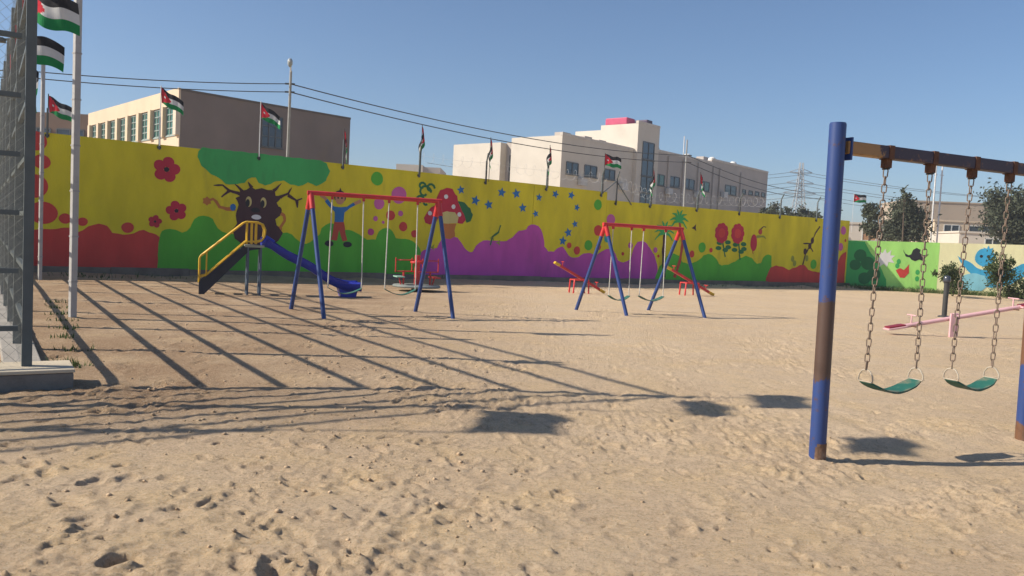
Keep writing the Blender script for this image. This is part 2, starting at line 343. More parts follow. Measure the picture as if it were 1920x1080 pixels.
class Deco:
    """flat painted shapes on a wall plane; each layer a few millimetres proud"""
    def __init__(s, fn, parent): s.fn = fn; s.parent = parent
    def poly(s, name, pts, colour, layer=1):
        q = []; ph = rng.random() * 9
        for i, (u, z) in enumerate(pts):                      # hand-painted outline: edges waver a little
            u2, z2 = pts[(i + 1) % len(pts)]; l = math.hypot(u2 - u, z2 - z); k = max(1, min(8, int(l / .09))) if l < 3 else 1
            for j in range(k):
                t = j / k; a = .010 if k > 1 else 0.0; w_ = u * 9 + z * 7 + t * l * 11
                q.append((u + (u2 - u) * t + a * math.sin(w_ + ph), z + (z2 - z) * t + a * math.cos(1.3 * w_ + ph)))
        m = MB(); m.add([s.fn(u, z, 0.003 * layer) for u, z in q], [tuple(range(len(q)))]); return m.build(name, PAINT[colour], s.parent)
    def disc(s, name, u, z, r, colour, layer=1, ru=None, n=22, wob=0.03):
        ph = rng.random() * 6
        return s.poly(name, [(u + (ru or r) * (1 + wob * math.sin(3 * a + ph)) * math.cos(a), z + r * (1 + wob * math.sin(2 * a + ph)) * math.sin(a)) for a in [2 * math.pi * i / n for i in range(n)]], colour, layer)
    def star(s, u, z, r, colour, layer=1, pts=5, inner=.42, name='painted_star', rot=0.0):
        return s.poly(name, [(u + (r if i % 2 == 0 else r * inner) * math.sin(math.pi * i / pts + rot), z + (r if i % 2 == 0 else r * inner) * math.cos(math.pi * i / pts + rot)) for i in range(2 * pts)], colour, layer)
    def stroke(s, name, pts, w, colour, layer=1, w_end=None):
        L_, R_ = [], []
        for i, (u, z) in enumerate(pts):
            a = pts[max(i - 1, 0)]; b = pts[min(i + 1, len(pts) - 1)]; du, dz = b[0] - a[0], b[1] - a[1]; l = math.hypot(du, dz) or 1
            ww = (w + ((w_end if w_end is not None else w) - w) * i / max(1, len(pts) - 1)) / 2
            L_.append((u - dz / l * ww, z + du / l * ww)); R_.append((u + dz / l * ww, z - du / l * ww))
        return s.poly(name, L_ + R_[::-1], colour, layer)
D = Deco(wp, wall)
HILLS=[
 ('red',[(-1.35,0.99),(-1.18,1.08),(-1.01,1.14),(-0.6,1.16),(-0.36,1.21),(-0.18,1.21),(-0.03,1.09),(0.13,1.17),(0.25,1.27),(0.5,1.37),(0.69,1.31),(0.82,1.13),(1.07,1.1),(1.33,1.14),(1.48,1.23),(1.59,1.25),(1.71,1.2),(1.9,1.14),(2.04,1.03),(2.15,0.87),(2.21,0.68),(2.19,0.49),(2.14,0.27)]),
 ('green',[(1.95,0.7),(2.0,1.14),(2.04,1.24),(2.13,1.29),(2.24,1.31),(2.4,1.29),(2.56,1.22),(2.68,1.27),(2.76,1.37),(2.87,1.61),(2.98,1.69),(3.1,1.72),(3.25,1.7),(3.36,1.65),(3.5,1.39),(3.62,1.3),(3.77,1.26),(3.97,1.23),(4.27,1.12),(4.73,1.08),(5.07,1.15),(5.22,1.27),(5.34,1.34),(5.47,1.36),(5.61,1.3),(5.81,1.14),(5.94,1.06),(6.06,1.05),(6.18,1.11),(6.29,1.21),(6.47,1.37),(6.51,1.54),(6.63,1.64),(6.76,1.71),(6.89,1.68),(7.13,1.53),(7.36,1.53),(7.57,1.47),(7.72,1.4),(7.99,1.26),(8.26,1.27),(8.31,1.42),(8.36,1.53),(8.48,1.62),(8.6,1.65),(8.73,1.63),(8.82,1.55),(8.94,1.35),(9.13,1.33),(9.39,1.32),(9.54,1.27),(9.68,1.18),(9.8,1.04),(9.86,0.89),(9.92,0.46)]),
 ('purple',[(9.8,0.46),(9.84,0.91),(9.93,1.0),(10.06,1.04),(10.41,1.08),(10.48,1.24),(10.57,1.37),(10.71,1.44),(10.86,1.49),(11.02,1.48),(11.16,1.45),(11.35,1.24),(11.44,1.12),(11.54,1.04),(11.65,0.99),(11.75,1.0),(11.81,1.1),(11.87,1.21),(12.0,1.32),(12.15,1.4),(12.31,1.42),(12.65,1.4),(13.08,1.42),(13.31,1.56),(13.43,1.69),(13.56,1.79),(13.86,1.86),(13.92,1.97),(14.05,2.04),(14.19,2.04),(14.35,2.0),(14.47,1.89),(14.54,1.76),(14.59,1.61),(14.66,1.3),(14.83,1.13),(15.07,1.12),(15.2,1.24),(15.34,1.3),(15.46,1.31),(15.62,1.14),(15.73,1.01),(15.83,0.95),(16.02,0.94),(16.19,0.96),(16.4,1.11),(16.69,1.12),(17.0,1.07),(17.21,1.19),(17.42,1.3),(17.61,1.31),(17.79,1.27),(17.9,1.12),(18.03,0.9),(18.18,0.84),(18.31,0.83),(18.49,0.87),(18.64,0.98),(18.75,1.29),(18.82,1.47),(18.94,1.62),(19.2,1.68),(19.37,1.62),(19.51,1.48),(19.81,1.18),(20.01,0.79),(20.07,0.27)]),
 ('green',[(19.94,0.27),(20.12,0.71),(20.25,0.82),(20.43,1.07),(20.6,1.25),(20.87,1.25),(21.13,1.16),(21.35,0.91),(21.73,0.86),(22.05,0.95),(22.19,1.02),(22.36,1.11),(22.47,1.24),(22.74,1.29),(22.95,1.26),(23.21,1.11),(23.38,0.9),(23.54,0.84),(23.94,0.9),(24.31,1.03),(24.61,1.18),(24.93,1.28),(25.29,1.22),(25.47,1.07),(25.64,0.96),(25.9,1.01),(25.98,1.22),(26.14,1.34),(26.3,1.39),(26.51,1.33),(26.64,0.38)]),
 ('brick',[(26.27,0.36),(26.38,0.63),(26.53,0.84),(26.86,0.92),(27.28,0.88),(27.71,0.75),(27.95,0.83),(28.16,0.88),(28.43,0.98),(28.68,1.01),(28.84,0.92),(29.0,0.78),(29.67,0.68),(30.31,0.71),(30.95,0.83),(31.09,1.27),(31.22,1.47),(31.37,1.6),(31.62,1.68)]),
]
CIRCLES=[('red',-0.97,3.36,0.24),('red',-0.82,2.85,0.18),('red',-0.98,2.23,0.29),('red',-0.77,1.57,0.29),('red',-0.28,1.45,0.13),('red',0.12,1.39,0.11),('red',1.19,1.29,0.14),('green',8.23,3.16,0.21),('pink',8.99,2.7,0.27),('pink',8.33,2.39,0.18),('red',8.73,2.05,0.16),('pink',9.07,2.13,0.09),('pink',8.23,1.92,0.08),('pink',8.49,1.82,0.05),('red',9.18,1.72,0.15),('magenta',8.09,1.5,0.11),('red',9.58,1.51,0.12),('green',16.94,2.91,0.19),('pink',17.58,2.4,0.21),('red',17.01,1.97,0.2),('green',16.6,1.41,0.19),('teal',17.47,1.7,0.16),('red',16.09,1.2,0.15),('red',15.73,1.37,0.11),('red',17.07,1.37,0.12),('pink',18.6,1.48,0.12),('pink',19.87,1.35,0.11),('red',18.25,1.15,0.07),('red',20.04,1.12,0.06),('red',21.82,1.26,0.14),('red',22.87,1.45,0.1),('green',22.36,1.54,0.21),('green',29.34,1.04,0.22),('pink',31.29,2.65,0.2),('pink',31.18,1.89,0.18),('red',31.49,2.2,0.07)]
STARS=[(11.2,3.03),(11.77,2.72),(12.29,2.61),(12.78,3.06),(13.37,3.06),(13.66,2.59),(14.21,2.42),(14.32,3.0),(15.01,3.16),(15.71,3.17),(15.99,2.75),(15.94,2.15),(15.66,1.83),(15.44,1.52)]
FLOWERS=[(2.12,2.91,0.34),(2.4,1.81,0.27),(1.86,1.49,0.17)]
SHAPES={
 'canopy':[(2.91,3.33),(2.93,3.48),(3.02,3.6),(3.76,3.62),(4.65,3.6),(5.58,3.58),(6.39,3.56),(6.59,3.49),(6.7,3.26),(6.59,2.96),(6.46,2.86),(6.29,2.78),(6.04,2.87),(5.9,2.78),(5.75,2.74),(5.52,2.77),(5.33,2.86),(5.11,2.84),(4.95,2.74),(4.79,2.68),(4.6,2.74),(4.51,2.89),(4.39,2.88),(4.28,2.82),(4.2,2.71),(3.9,2.64),(3.68,2.64),(3.55,2.76),(3.29,2.88),(3.03,3.08)],
 'trunk':[(4.08,2.48),(4.26,2.52),(4.38,2.62),(4.5,2.54),(4.7,2.61),(4.88,2.56),(5.07,2.55),(5.1,2.4),(5.28,2.41),(5.14,2.21),(5.23,2.03),(5.25,1.85),(5.11,1.73),(5.15,1.56),(5.34,1.34),(5.22,1.1),(4.97,0.93),(4.28,0.91),(3.98,1.11),(3.9,1.36),(4.02,1.56),(3.99,1.77),(4.05,2.1),(3.96,2.27),(4.07,2.32)],
 'cap':[(9.9,2.03),(9.99,2.22),(10.13,2.39),(10.27,2.45),(10.31,2.72),(10.45,2.96),(10.66,3.06),(10.88,3.03),(11.07,2.81),(11.17,2.5),(11.32,2.27),(11.43,2.06),(11.34,1.93),(11.14,1.92),(11.01,2.11),(10.73,2.23),(10.46,2.15),(10.35,1.95),(10.12,1.83),(9.95,1.88)],
 'gill':[(10.42,2.01),(10.47,2.2),(10.72,2.3),(11.0,2.28),(11.15,2.12),(11.12,1.94),(10.78,1.89),(10.51,1.89)],
 'stem':[(10.51,1.89),(11.08,1.92),(11.03,1.69),(11.06,1.48),(10.87,1.4),(10.59,1.4),(10.6,1.63)],
 'fern':[(11.08,2.67),(11.34,2.62),(11.58,2.44),(11.69,2.23),(11.62,2.02),(11.48,1.96),(11.32,2.27)],
 'shirt':[(6.58,2.35),(6.65,2.42),(6.87,2.2),(7.28,2.22),(7.48,2.37),(7.55,2.31),(7.22,2.06),(7.18,1.75),(6.91,1.73),(6.89,2.04)],
 'trousers':[(6.91,1.75),(7.19,1.76),(7.33,1.2),(7.18,1.16),(7.07,1.51),(6.99,1.19),(6.81,1.2)],
}
BRANCHES=[[(4.12,2.37),(3.79,2.47),(3.61,2.6),(3.35,2.58)],[(3.79,2.47),(3.58,2.26)],[(4.16,2.45),(3.93,2.66)],[(4.41,2.59),(4.3,2.76)],[(5.02,2.54),(5.26,2.78)],[(5.23,2.37),(5.46,2.51),(5.57,2.68)],[(5.46,2.45),(5.72,2.31),(5.88,2.39)],[(5.72,2.31),(5.75,2.1)]]
ARMS=[[(3.98,1.96),(3.73,1.94),(3.53,1.99),(3.44,2.13),(3.35,2.2),(3.19,2.13)],[(5.2,1.94),(5.36,1.85),(5.39,1.7),(5.29,1.54),(5.21,1.41)]]
for li, (c, pts) in enumerate(HILLS):
    lo = 0.20; D.poly('painted_hill', [(pts[0][0], lo)] + [(u, max(z, lo + .02)) for u, z in pts] + [(pts[-1][0], lo)], 'red' if c == 'brick' else c, 1 + li * 0.34)
for c, u, z, r in CIRCLES:
    D.disc('painted_circle', u, z, r, c, 3.2, ru=r * (.95 if u > 3 else 1.1))
for u, z in STARS: D.star(u, z, .17 * rng.uniform(.8, 1.1), 'blue', 3, 5, .45, rot=rng.uniform(-.4, .4))
for u, z, r in FLOWERS:
    ph = rng.random()
    for i in range(5):
        a = ph + 2 * math.pi * i / 5; D.disc('painted_petal', u + math.cos(a) * r * .6, z + math.sin(a) * r * .6, r * .44, 'crimson', 3 + i * .15, n=14)
    D.disc('painted_flower_centre', u, z, r * .2, 'black', 4.2, n=12)
# big tree with a face
D.poly('painted_tree_crown', [(u, min(z, wall_top(u) - .012)) for u, z in SHAPES['canopy']], 'leafgreen', 3)
D.poly('painted_tree_trunk', SHAPES['trunk'], 'bark', 4)
for i, b in enumerate(BRANCHES): D.stroke('painted_branch', b, .10, 'bark', 4.3 + i * .1, .025)
for b in ARMS:
    D.stroke('painted_tree_arm', b, .10, 'orange', 3.4, .07); D.star(b[-1][0], b[-1][1], .13, 'orange', 3.8, 6, .72, 'painted_tree_hand')
for u in (4.33, 4.75):
    D.disc('painted_eye', u, 2.19, .15, 'cream', 5.2, ru=.085); D.disc('painted_pupil', u - .025, 2.15, .11, 'black', 5.6, ru=.06, n=12)
D.disc('painted_nose', 4.53, 1.96, .07, 'black', 5.2, ru=.13, n=14); D.disc('painted_mouth', 4.56, 1.76, .07, 'white', 5.2, ru=.14, n=14)
D.disc('painted_sleeve', 3.90, 2.0, .10, 'blue', 3.9, ru=.08); D.disc('painted_sleeve', 5.20, 1.98, .12, 'bark', 4.7, ru=.09)
# child hanging by both arms
D.stroke('painted_arm', [(6.63, 2.40), (6.44, 2.52)], .10, 'skin', 3.5); D.stroke('painted_arm', [(7.52, 2.33), (7.72, 2.44)], .10, 'skin', 3.5)
D.poly('painted_shirt', SHAPES['shirt'], 'blue', 4); D.poly('painted_trousers', SHAPES['trousers'], 'brick', 4.4)
D.disc('painted_hair', 7.05, 2.52, .19, 'bark', 4.5, ru=.19); D.disc('painted_head', 7.05, 2.45, .17, 'skin', 4.9, ru=.15)
D.star(7.05, 2.66, .13, 'bark', 4.7, 3, .4, 'painted_hair')
D.disc('painted_shoe', 6.76, 1.09, .09, 'black', 4.6, ru=.14); D.disc('painted_shoe', 7.34, 1.08, .09, 'black', 4.6, ru=.14)
D.disc('painted_eye', 6.99, 2.48, .03, 'black', 5.3, n=10); D.disc('painted_eye', 7.11, 2.48, .03, 'black', 5.3, n=10)
# mushroom and curly fern
D.poly('painted_fern', SHAPES['fern'], 'darkgreen', 3.1); D.poly('painted_mushroom_cap', SHAPES['cap'], 'crimson', 3.6)
D.poly('painted_mushroom_gills', SHAPES['gill'], 'cream', 4.0); D.poly('painted_mushroom_stem', SHAPES['stem'], 'orange', 3.3)
for u, z in ((10.66, 2.77), (10.36, 2.43), (10.95, 2.46), (11.18, 2.22), (10.1, 2.2)): D.disc('painted_mushroom_spot', u, z, .075, 'white', 4.2, n=12)
for i, (cu, cz, rr) in enumerate(((9.88, 2.86, .24), (10.08, 3.0, .16), (9.72, 2.6, .16), (9.95, 2.52, .13), (9.78, 3.05, .13))):
    D.stroke('painted_curl', [(cu + rr * (1 - t * .07) * math.cos(t * .62), cz + rr * (1 - t * .07) * math.sin(t * .62)) for t in range(10)], .075, 'darkgreen', 3.2 + i * .1)
for u, z in ((6.2, 1.95), (10.25, 1.1), (12.5, 1.5), (12.75, 1.35)): 
    D.star(u, z, .13, 'olive', 3.5, 3, .3, 'painted_butterfly', .5)
D.stroke('painted_vine', [(12.42, 1.25), (12.5, 1.55), (12.72, 1.7), (12.8, 1.95)], .06, 'darkgreen', 3.5); 
# two palms
D.stroke('painted_palm_trunk', [(20.3, 2.0), (20.28, 1.3), (20.4, .3)], .12, 'bark', 3.4, .16); D.stroke('painted_palm_trunk', [(21.05, 2.5), (21.28, 1.7), (21.2, 1.0), (20.95, .3)], .11, 'brick', 3.2, .15)
for (cu, cz, rr) in ((20.28, 2.05, .52), (21.02, 2.55, .5)):
    for i in range(8):
        a = -.5 + i * (math.pi + 1.0) / 7
        D.stroke('painted_palm_leaf', [(cu, cz), (cu + .55 * rr * math.cos(a), cz + .55 * rr * math.sin(a) + .06), (cu + rr * math.cos(a), cz + rr * math.sin(a) - .06)], .16, 'leafgreen', 3.6 + i * .1, .03)
D.star(21.88, 2.31, .17, 'bark', 3.2, 3, .35, 'painted_bird', .4)
# tall red flowers
for (u, z, ub, zb) in ((23.42, 2.17, 23.72, 1.2), (24.36, 2.19, 24.6, 1.1)):
    D.stroke('painted_stalk', [(u, z), (u + .12, (z + zb) / 2), (ub, zb)], .07, 'darkgreen', 3.1)
    for i in range(9):
        a = i * 2 * math.pi / 9; D.disc('painted_petal', u + .24 * math.cos(a), z + .27 * math.sin(a), .16, 'crimson', 3.4 + i * .08, n=12)
    D.disc('painted_flower_centre', u, z, .2, 'red', 4.3, n=14)
    for i, (du, dz) in enumerate(((-.3, .25), (.3, .3), (-.35, -.02), (.35, .05), (-.2, .42), (.15, -.1))):
        D.disc('painted_leaf', u + .15 + du * .8, (z + zb) / 2 - .12 + dz * .8, .09, 'darkgreen', 3.3 + i * .06, ru=.17, n=12)
D.disc('painted_insect_body', 25.36, 1.85, .36, 'crimson', 3.2, ru=.20); D.disc('painted_insect_head', 25.72, 2.33, .12, 'brick', 3.4); D.stroke('painted_insect_wing', [(25.5, 2.1), (25.95, 2.15), (26.1, 2.05)], .12, 'olive', 3.5, .03)
D.stroke('painted_insect_leg', [(25.7, 2.42), (25.9, 2.56), (26.05, 2.54)], .04, 'bark', 3.5); D.stroke('painted_insect_leg', [(25.3, 1.55), (25.36, 1.38)], .05, 'brick', 3.5)
# leafy sprigs near the end of the wall
for i, (u, z) in enumerate(((29.0, 1.85), (28.7, 1.6), (29.15, 2.1), (28.85, 1.3), (27.9, 1.25), (28.05, 1.05))): D.disc('painted_leaf', u, z, .14, 'bark' if i < 3 else 'olive', 3.3, ru=.11, n=12)
D.stroke('painted_vine', [(29.6, 2.75), (29.3, 2.4), (29.05, 1.9), (28.75, 1.5), (28.6, 1.0)], .07, 'bark', 3.6)
D.stroke('painted_vine', [(28.55, 1.95), (28.9, 1.95), (29.25, 1.6)], .06, 'bark', 3.8)

# ------------------------------------------------------------------ painted side wall in the sun
VA = Vector((15.50, 38.32, 0)); _a = R(-8); VE = Vector((math.cos(_a), math.sin(_a), 0)); VN = Vector((VE.y, -VE.x, 0))
def vp(u, z, off=0.0): return VA + VE * u + VN * off + Vector((0, 0, z))
wall2 = empty('side_wall', VA, 'low sunlit boundary wall painted light green and cream', 'wall')
for i, (u0, u1, c) in enumerate(((-.3, 3.97, 'limegreen'), (3.97, 9.5, 'palecream'), (9.51, 16, 'palecream'))):
    z0 = 2.22 + u0 * .02; z1 = 2.22 + u1 * .02
    MB().prism([vp(u0, -.3), vp(u1, -.3), vp(u1, z1), vp(u0, z0)], -VN * .2).build('wall_section', PAINT[c], wall2)
k = MB()
for i in range(8): k.frame_box(vp(-.2 + i * 2.0, -.2, .15), VE * 1.98, VN * .14, Vector((0, 0, .33)))
k.build('kerb', mat('yellow_kerb', (.50, .42, .25), .9, .2, 2, .3, 40), wall2)  # yellow is the kerb's own colour
E2 = Deco(vp, wall2)
E2.poly('painted_bush', [(-.05, .1), (-.05, 2.2), (.7, 2.2), (.95, 1.75), (1.3, 1.35), (1.55, .9), (1.75, .5), (1.8, .1)], 'leafgreen', 1)
for i, (u, z, r) in enumerate(((.55, 1.55, .28), (.9, 1.2, .3), (.35, 1.1, .25), (1.2, .7, .3), (.8, .5, .28))): E2.disc('painted_leaf_clump', u, z, r, 'darkgreen', 2 + i * .2)
E2.poly('painted_cream_edge', [(3.70, .1), (3.80, .8), (3.72, 1.4), (3.86, 2.28), (3.975, 2.28), (3.975, .1)], 'limegreen', 1)
E2.poly('painted_white_bird', [(1.25, 1.30), (1.42, 1.55), (1.38, 1.80), (1.52, 1.68), (1.62, 1.92), (1.70, 1.70), (1.90, 1.86), (1.86, 1.62), (2.08, 1.60), (1.92, 1.46), (2.05, 1.28), (1.82, 1.30), (1.75, 1.08), (1.60, 1.22), (1.42, 1.05), (1.44, 1.24)], 'white', 2)
E2.poly('painted_swallow', [(2.40, 1.92), (2.50, 1.74), (2.66, 1.66), (2.78, 1.72), (2.84, 1.92), (2.98, 2.02), (3.16, 1.94), (3.12, 1.80), (3.28, 1.70), (3.55, 1.74), (3.32, 1.58), (3.40, 1.42), (3.14, 1.48), (2.96, 1.40), (2.80, 1.46), (2.70, 1.56), (2.52, 1.60)], 'black', 2)
E2.poly('painted_red_leaf', [(2.15, .95), (2.35, 1.05), (2.5, .98), (2.72, 1.25), (2.72, .85), (2.55, .6), (2.35, .62)], 'red', 2)
for u, z in ((2.25, 1.35), (3.1, .9), (3.1, .6), (2.2, 1.15)): E2.disc('painted_leaf', u, z, .12, 'leafgreen', 2, ru=.09, n=12)
# crested blue bird with spread wings
E2.poly('painted_bird_wing', [(4.75, 1.75), (5.0, 1.62), (5.35, 1.45), (5.7, 1.2), (6.4, 1.1), (7.0, 1.2), (7.5, 1.5), (8.0, 1.65), (8.1, 1.4), (7.6, .9), (7.0, .5), (6.3, .35), (5.6, .55), (5.35, 1.0), (5.0, 1.35)], 'skyblue', 2)
E2.disc('painted_bird_head', 5.95, 1.72, .42, 'skyblue', 2.5, ru=.44); E2.star(6.05, 2.0, .28, 'skyblue', 2.8, 7, .5, 'painted_bird_crest')
E2.poly('painted_bird_tail', [(5.5, 1.0), (5.0, .85), (4.75, .45), (5.2, .2), (5.9, .18), (6.2, .5), (6.0, .9)], 'paleblue', 3)
for u in (5.78, 6.08): E2.disc('painted_eye', u, 1.77, .07, 'black', 3.3, n=12)

# ------------------------------------------------------------------ flags
FL = {k: mat('flag_' + k, c, .8, .06, 12, spec=.1) for k, c in dict(black=(.03, .03, .035), white=(.62, .62, .61), green=(.02, .23, .075), red=(.55, .03, .05)).items()}
for m_ in FL.values():           # thin cloth lets a little light through
    nt = m_.node_tree; b = nt.nodes['Principled BSDF']; tl = nt.nodes.new('ShaderNodeBsdfTranslucent'); ms = nt.nodes.new('ShaderNodeMixShader'); ms.inputs[0].default_value = .25
    nt.links.new(b.inputs['Base Color'].links[0].from_socket, tl.inputs[0]); o_ = nt.nodes['Material Output']
    nt.links.new(b.outputs[0], ms.inputs[1]); nt.links.new(tl.outputs[0], ms.inputs[2]); nt.links.new(ms.outputs[0], o_.inputs[0])
def flag(top, base_z, label, w=.66, h=.42, yaw=-12, droop=18, hang=0.0, phase=0.0, pole_r=.012, pole_mat=None, pole=True, group='small national flags on posts'):
    """black-white-green flag with a red hoist triangle and a white star; top = upper hoist corner; hang 0 flies, 1 hangs limp"""
    top = Vector(top); root = empty('flag', (top.x, top.y, base_z), label, 'flag', group)
    if pole: MB().tube([(top.x, top.y, base_z), (top.x, top.y, top.z + .05)], pole_r, 6).build('pole', pole_mat or BLACKSTEEL, root)
    nx_, nz_ = 24, 18; y0 = R(yaw)
    def P(i, j):
        s_ = i / nx_; t = j / nz_; L_ = w * s_
        dr = R(droop) + hang * 1.15 * min(1, s_ * 2.2)
        x = L_ * math.cos(dr) * (1 - .25 * hang * s_); z = -L_ * math.sin(dr)
        wv = (.07 * math.sin(7 * s_ + phase + 1.2 * t) + .035 * math.sin(13 * s_ + 2 * phase)) * (s_ ** .6) * (1 + hang * .5)
        ex = Vector((math.cos(y0), math.sin(y0), 0)); ey = Vector((-ex.y, ex.x, 0))
        p = top + ex * (x + .12 * h * t * math.sin(dr)) + ey * wv; p.z += z - h * t * (1 - .12 * s_) + .02 * math.sin(9 * s_ + phase); return p
    def col_of(i, j):
        s_ = (i + .5) / nx_; t = (j + .5) / nz_
        if s_ < .5 * (1 - abs(2 * t - 1)):
            return 'star' if (abs(s_ - .17) * w) ** 2 + (abs(t - .5) * h) ** 2 < .034 ** 2 else 'red'
        return 'black' if t < 1 / 3 else ('white' if t < 2 / 3 else 'green')
    mb = {}
    for i in range(nx_):
        for j in range(nz_):
            mb.setdefault(col_of(i, j), MB()).add([P(i, j), P(i + 1, j), P(i + 1, j + 1), P(i, j + 1)], [(0, 1, 2, 3)], True)
    tri = mb['red'].build('hoist_triangle', FL['red'], root)
    if 'star' in mb: mb['star'].build('star', FL['white'], tri)
    for c in ('black', 'white', 'green'): mb[c].build(c + '_stripe', FL[c], root)
    return root

# steel angle posts bracketed to the wall, each leaning its top out, and the flags tied to them
POSTS = [(-3.3, 4.5), (-.71, 4.2), (1.92, 4.3), (4.58, 4.45), (7.1, 4.25), (9.65, 4.05), (12.12, 4.05), (14.6, 4.0), (17.06, 4.0), (17.76, 3.93), (19.45, 3.5), (21.92, 3.55), (24.36, 3.62), (26.87, 3.75), (29.3, 3.8)]
WHERE = ['hidden behind the court fence', 'above the painted red hill at the court end', 'above the painted flowers', 'above the painted tree crown', 'above the painted child', 'above the painted green circle',
         'above the painted mushroom', 'above the painted stars', 'at the step in the wall', 'braced just past the step in the wall', 'above the painted palms, tower side', 'above the painted bird', 'above the tall red painted flowers', 'above the painted insect', 'near the end of the mural wall']
for i, (u, zt) in enumerate(POSTS):
    zb = wall_top(u) - (.20 if u < 17.4 else .17); r_ = empty('wall_post', wp(u, zb, .02), 'thin steel post bracketed to the wall ' + WHERE[i], 'post', 'steel posts along the mural wall')
    b = MB(); b.bar(wp(u, zb, .035), wp(u, zt, .035), .045, .045, WN)
    b.build('upright', DKSTEEL if i % 3 else BLACKSTEEL, r_)
    if 4 < i < 15: MB().bar(wp(u, zt, .035), wp(u - .06, zt + .25, .22), .035, .035, WN).build('angled_arm', DKSTEEL, r_)
    MB().box(wp(u, zb + .06, .006), (.1, .02, .06), math.atan2(WE.y, WE.x)).build('bracket', BLACKSTEEL, r_)
    if i == 9:
        MB().bar(wp(u, 3.85, .035), wp(17.1, 3.35, .03), .03, .03, WN).build('brace', DKSTEEL, r_); MB().bar(wp(u, 3.8, .035), wp(18.5, 3.0, .05), .03, .03, WN).build('brace', DKSTEEL, r_)
WF = [(-.70, 4.50, 8, 26, .0, 'flag with red triangle above the wall beside the grey lamp posts', .5, None), (1.92, 5.07, 6, 30, .0, 'flag above the painted flowers, in front of the brown building corner', 1.4, GALV),
      (4.57, 5.0, 4, 28, .05, 'flag flying above the painted tree crown against the brown wall', 2.4, GALV), (7.08, 4.52, 20, 50, .5, 'limp flag above the painted child at the brown building edge', .2, None),
      (9.66, 4.92, 25, 40, .85, 'limp flag against the sky above the painted circles', 1.0, None), (12.2, 4.80, 20, 40, .8, 'flag hanging limp in front of the white building end wall', 2.2, None),
      (14.62, 4.80, 20, 45, .85, 'faded flag hanging limp before the bright white wall', 3.0, None), (17.08, 4.76, 5, 4, .1, 'flag flying straight above the step in the wall', .9, None),
      (19.46, 4.42, 25, 45, .8, 'limp flag in front of the tower stair window', 1.7, None), (21.94, 4.48, 15, 40, .5, 'flag drooping in front of the grey facade windows', 2.7, None)]
for u, zt, yw, dr, hg, lb, ph, pm in WF: flag(wp(u, zt, .09), wall_top(u) - .1, lb, yaw=yw, droop=dr, hang=hg, phase=ph, pole_mat=pm)
flag((24.4, 60, 6.0), 3.2, 'far flag on a thin mast beyond the side wall', w=.95, h=.6, yaw=0, droop=3, phase=.7, pole_mat=GALV)

# loose barbed-wire coil strung on the posts
b = MB()
for i in range(5, len(POSTS) - 1):
    (u0, z0), (u1, z1) = POSTS[i], POSTS[i + 1]
    if u1 - u0 < 1: continue
    n_ = 7; b.tube([wp(u0 + (u1 - u0) * t / (n_ * 10), (z0 + (z1 - z0) * t / (n_ * 10)) - .12 + .19 * math.sin(2 * math.pi * t / 10), .12 + .19 * math.cos(2 * math.pi * t / 10)) for t in range(n_ * 10 + 1)], .0028, 3, cap=False)
    b.tube([wp(u0, z0 - .05, .06), wp((u0 + u1) / 2, (z0 + z1) / 2 - .09, .06), wp(u1, z1 - .05, .06)], .0028, 3, cap=False)
b.build('barbed_wire', GALV, None, label='thin coiled barbed wire strung between the steel wall posts', cat='wire')

# ------------------------------------------------------------------ court fence on the left
FC = Vector((-4.17, 7.08, 0)); FR = Vector((-math.sin(R(32.9)), math.cos(R(32.9)), 0)); FN = Vector((-math.cos(R(32.9)), -math.sin(R(32.9)), 0))  # receding run, near run
RAILS = [.49 + .495 * i for i in range(8)]; FTOP = RAILS[-1] + .06
fence = empty('court_fence', FC, 'tall grey steel and wire-mesh sports court fence with horizontal rails', 'fence')
LEN_R, LEN_N = 17.2, 6.4
def fpost(p, w, name='post'): MB().box((p.x, p.y, FTOP / 2 + .02), (w, w, FTOP - .04 + .2), R(32.9)).build(name, DKSTEEL, fence, bevel=.006)
fpost(FC, .08, 'corner_post')
RP = [2.2 * i for i in range(1, 9)]
for d_ in RP: fpost(FC + FR * d_, .085)
for d_ in (2.1, 4.2, 6.3): fpost(FC + FN * d_, .085)
for z in RAILS:
    MB().bar(FC + FR * .07 + Vector((0, 0, z)), FC + FR * LEN_R + Vector((0, 0, z)), .042, .043).build('rail', DKSTEEL, fence)
    MB().bar(FC + FN * .07 + Vector((0, 0, z)), FC + FN * LEN_N + Vector((0, 0, z)), .042, .043).build('rail', DKSTEEL, fence)
def mesh_panel(o, d, length, z0, z1, off, st=.10, wr=.0015):
    b = MB(); Hh = z1 - z0; nrm = Vector((-d.y, d.x, 0)) * off
    n_ = int((length + Hh) / st)
    for i in range(n_):
        for sgn in (1, -1):
            s0 = i * st - (Hh if sgn > 0 else 0); s1 = s0 + sgn * Hh if sgn > 0 else s0 - Hh
            a_, c_ = (s0, z0), (s1, z1)
            if sgn < 0: a_, c_ = (s0, z0), (s0 - Hh, z1)
            pts = []
            for (sa, za), (sb, zb_) in ((a_, c_),):
                def clip(sv):  # z at which s = sv
                    return za + (zb_ - za) * (sv - sa) / (sb - sa)
                for s_, z_ in ((sa, za), (sb, zb_)):
                    if s_ < 0: z_ = clip(0); s_ = 0
                    if s_ > length: z_ = clip(length); s_ = length
                    pts.append((s_, z_))
            if abs(pts[0][0] - pts[1][0]) < .02 or not (z0 - .01 <= pts[0][1] <= z1 + .01): continue
            b.tube([o + d * s_ + nrm + Vector((0, 0, z_)) for s_, z_ in pts], wr, 3, cap=False)
    return b
MESHW = mat('dull_mesh_wire', (.20, .215, .205), .6, .15, 8)
mesh_panel(FC, FR, LEN_R, .17, FTOP, .045, .17, .0006).build('wire_mesh', MESHW, fence)
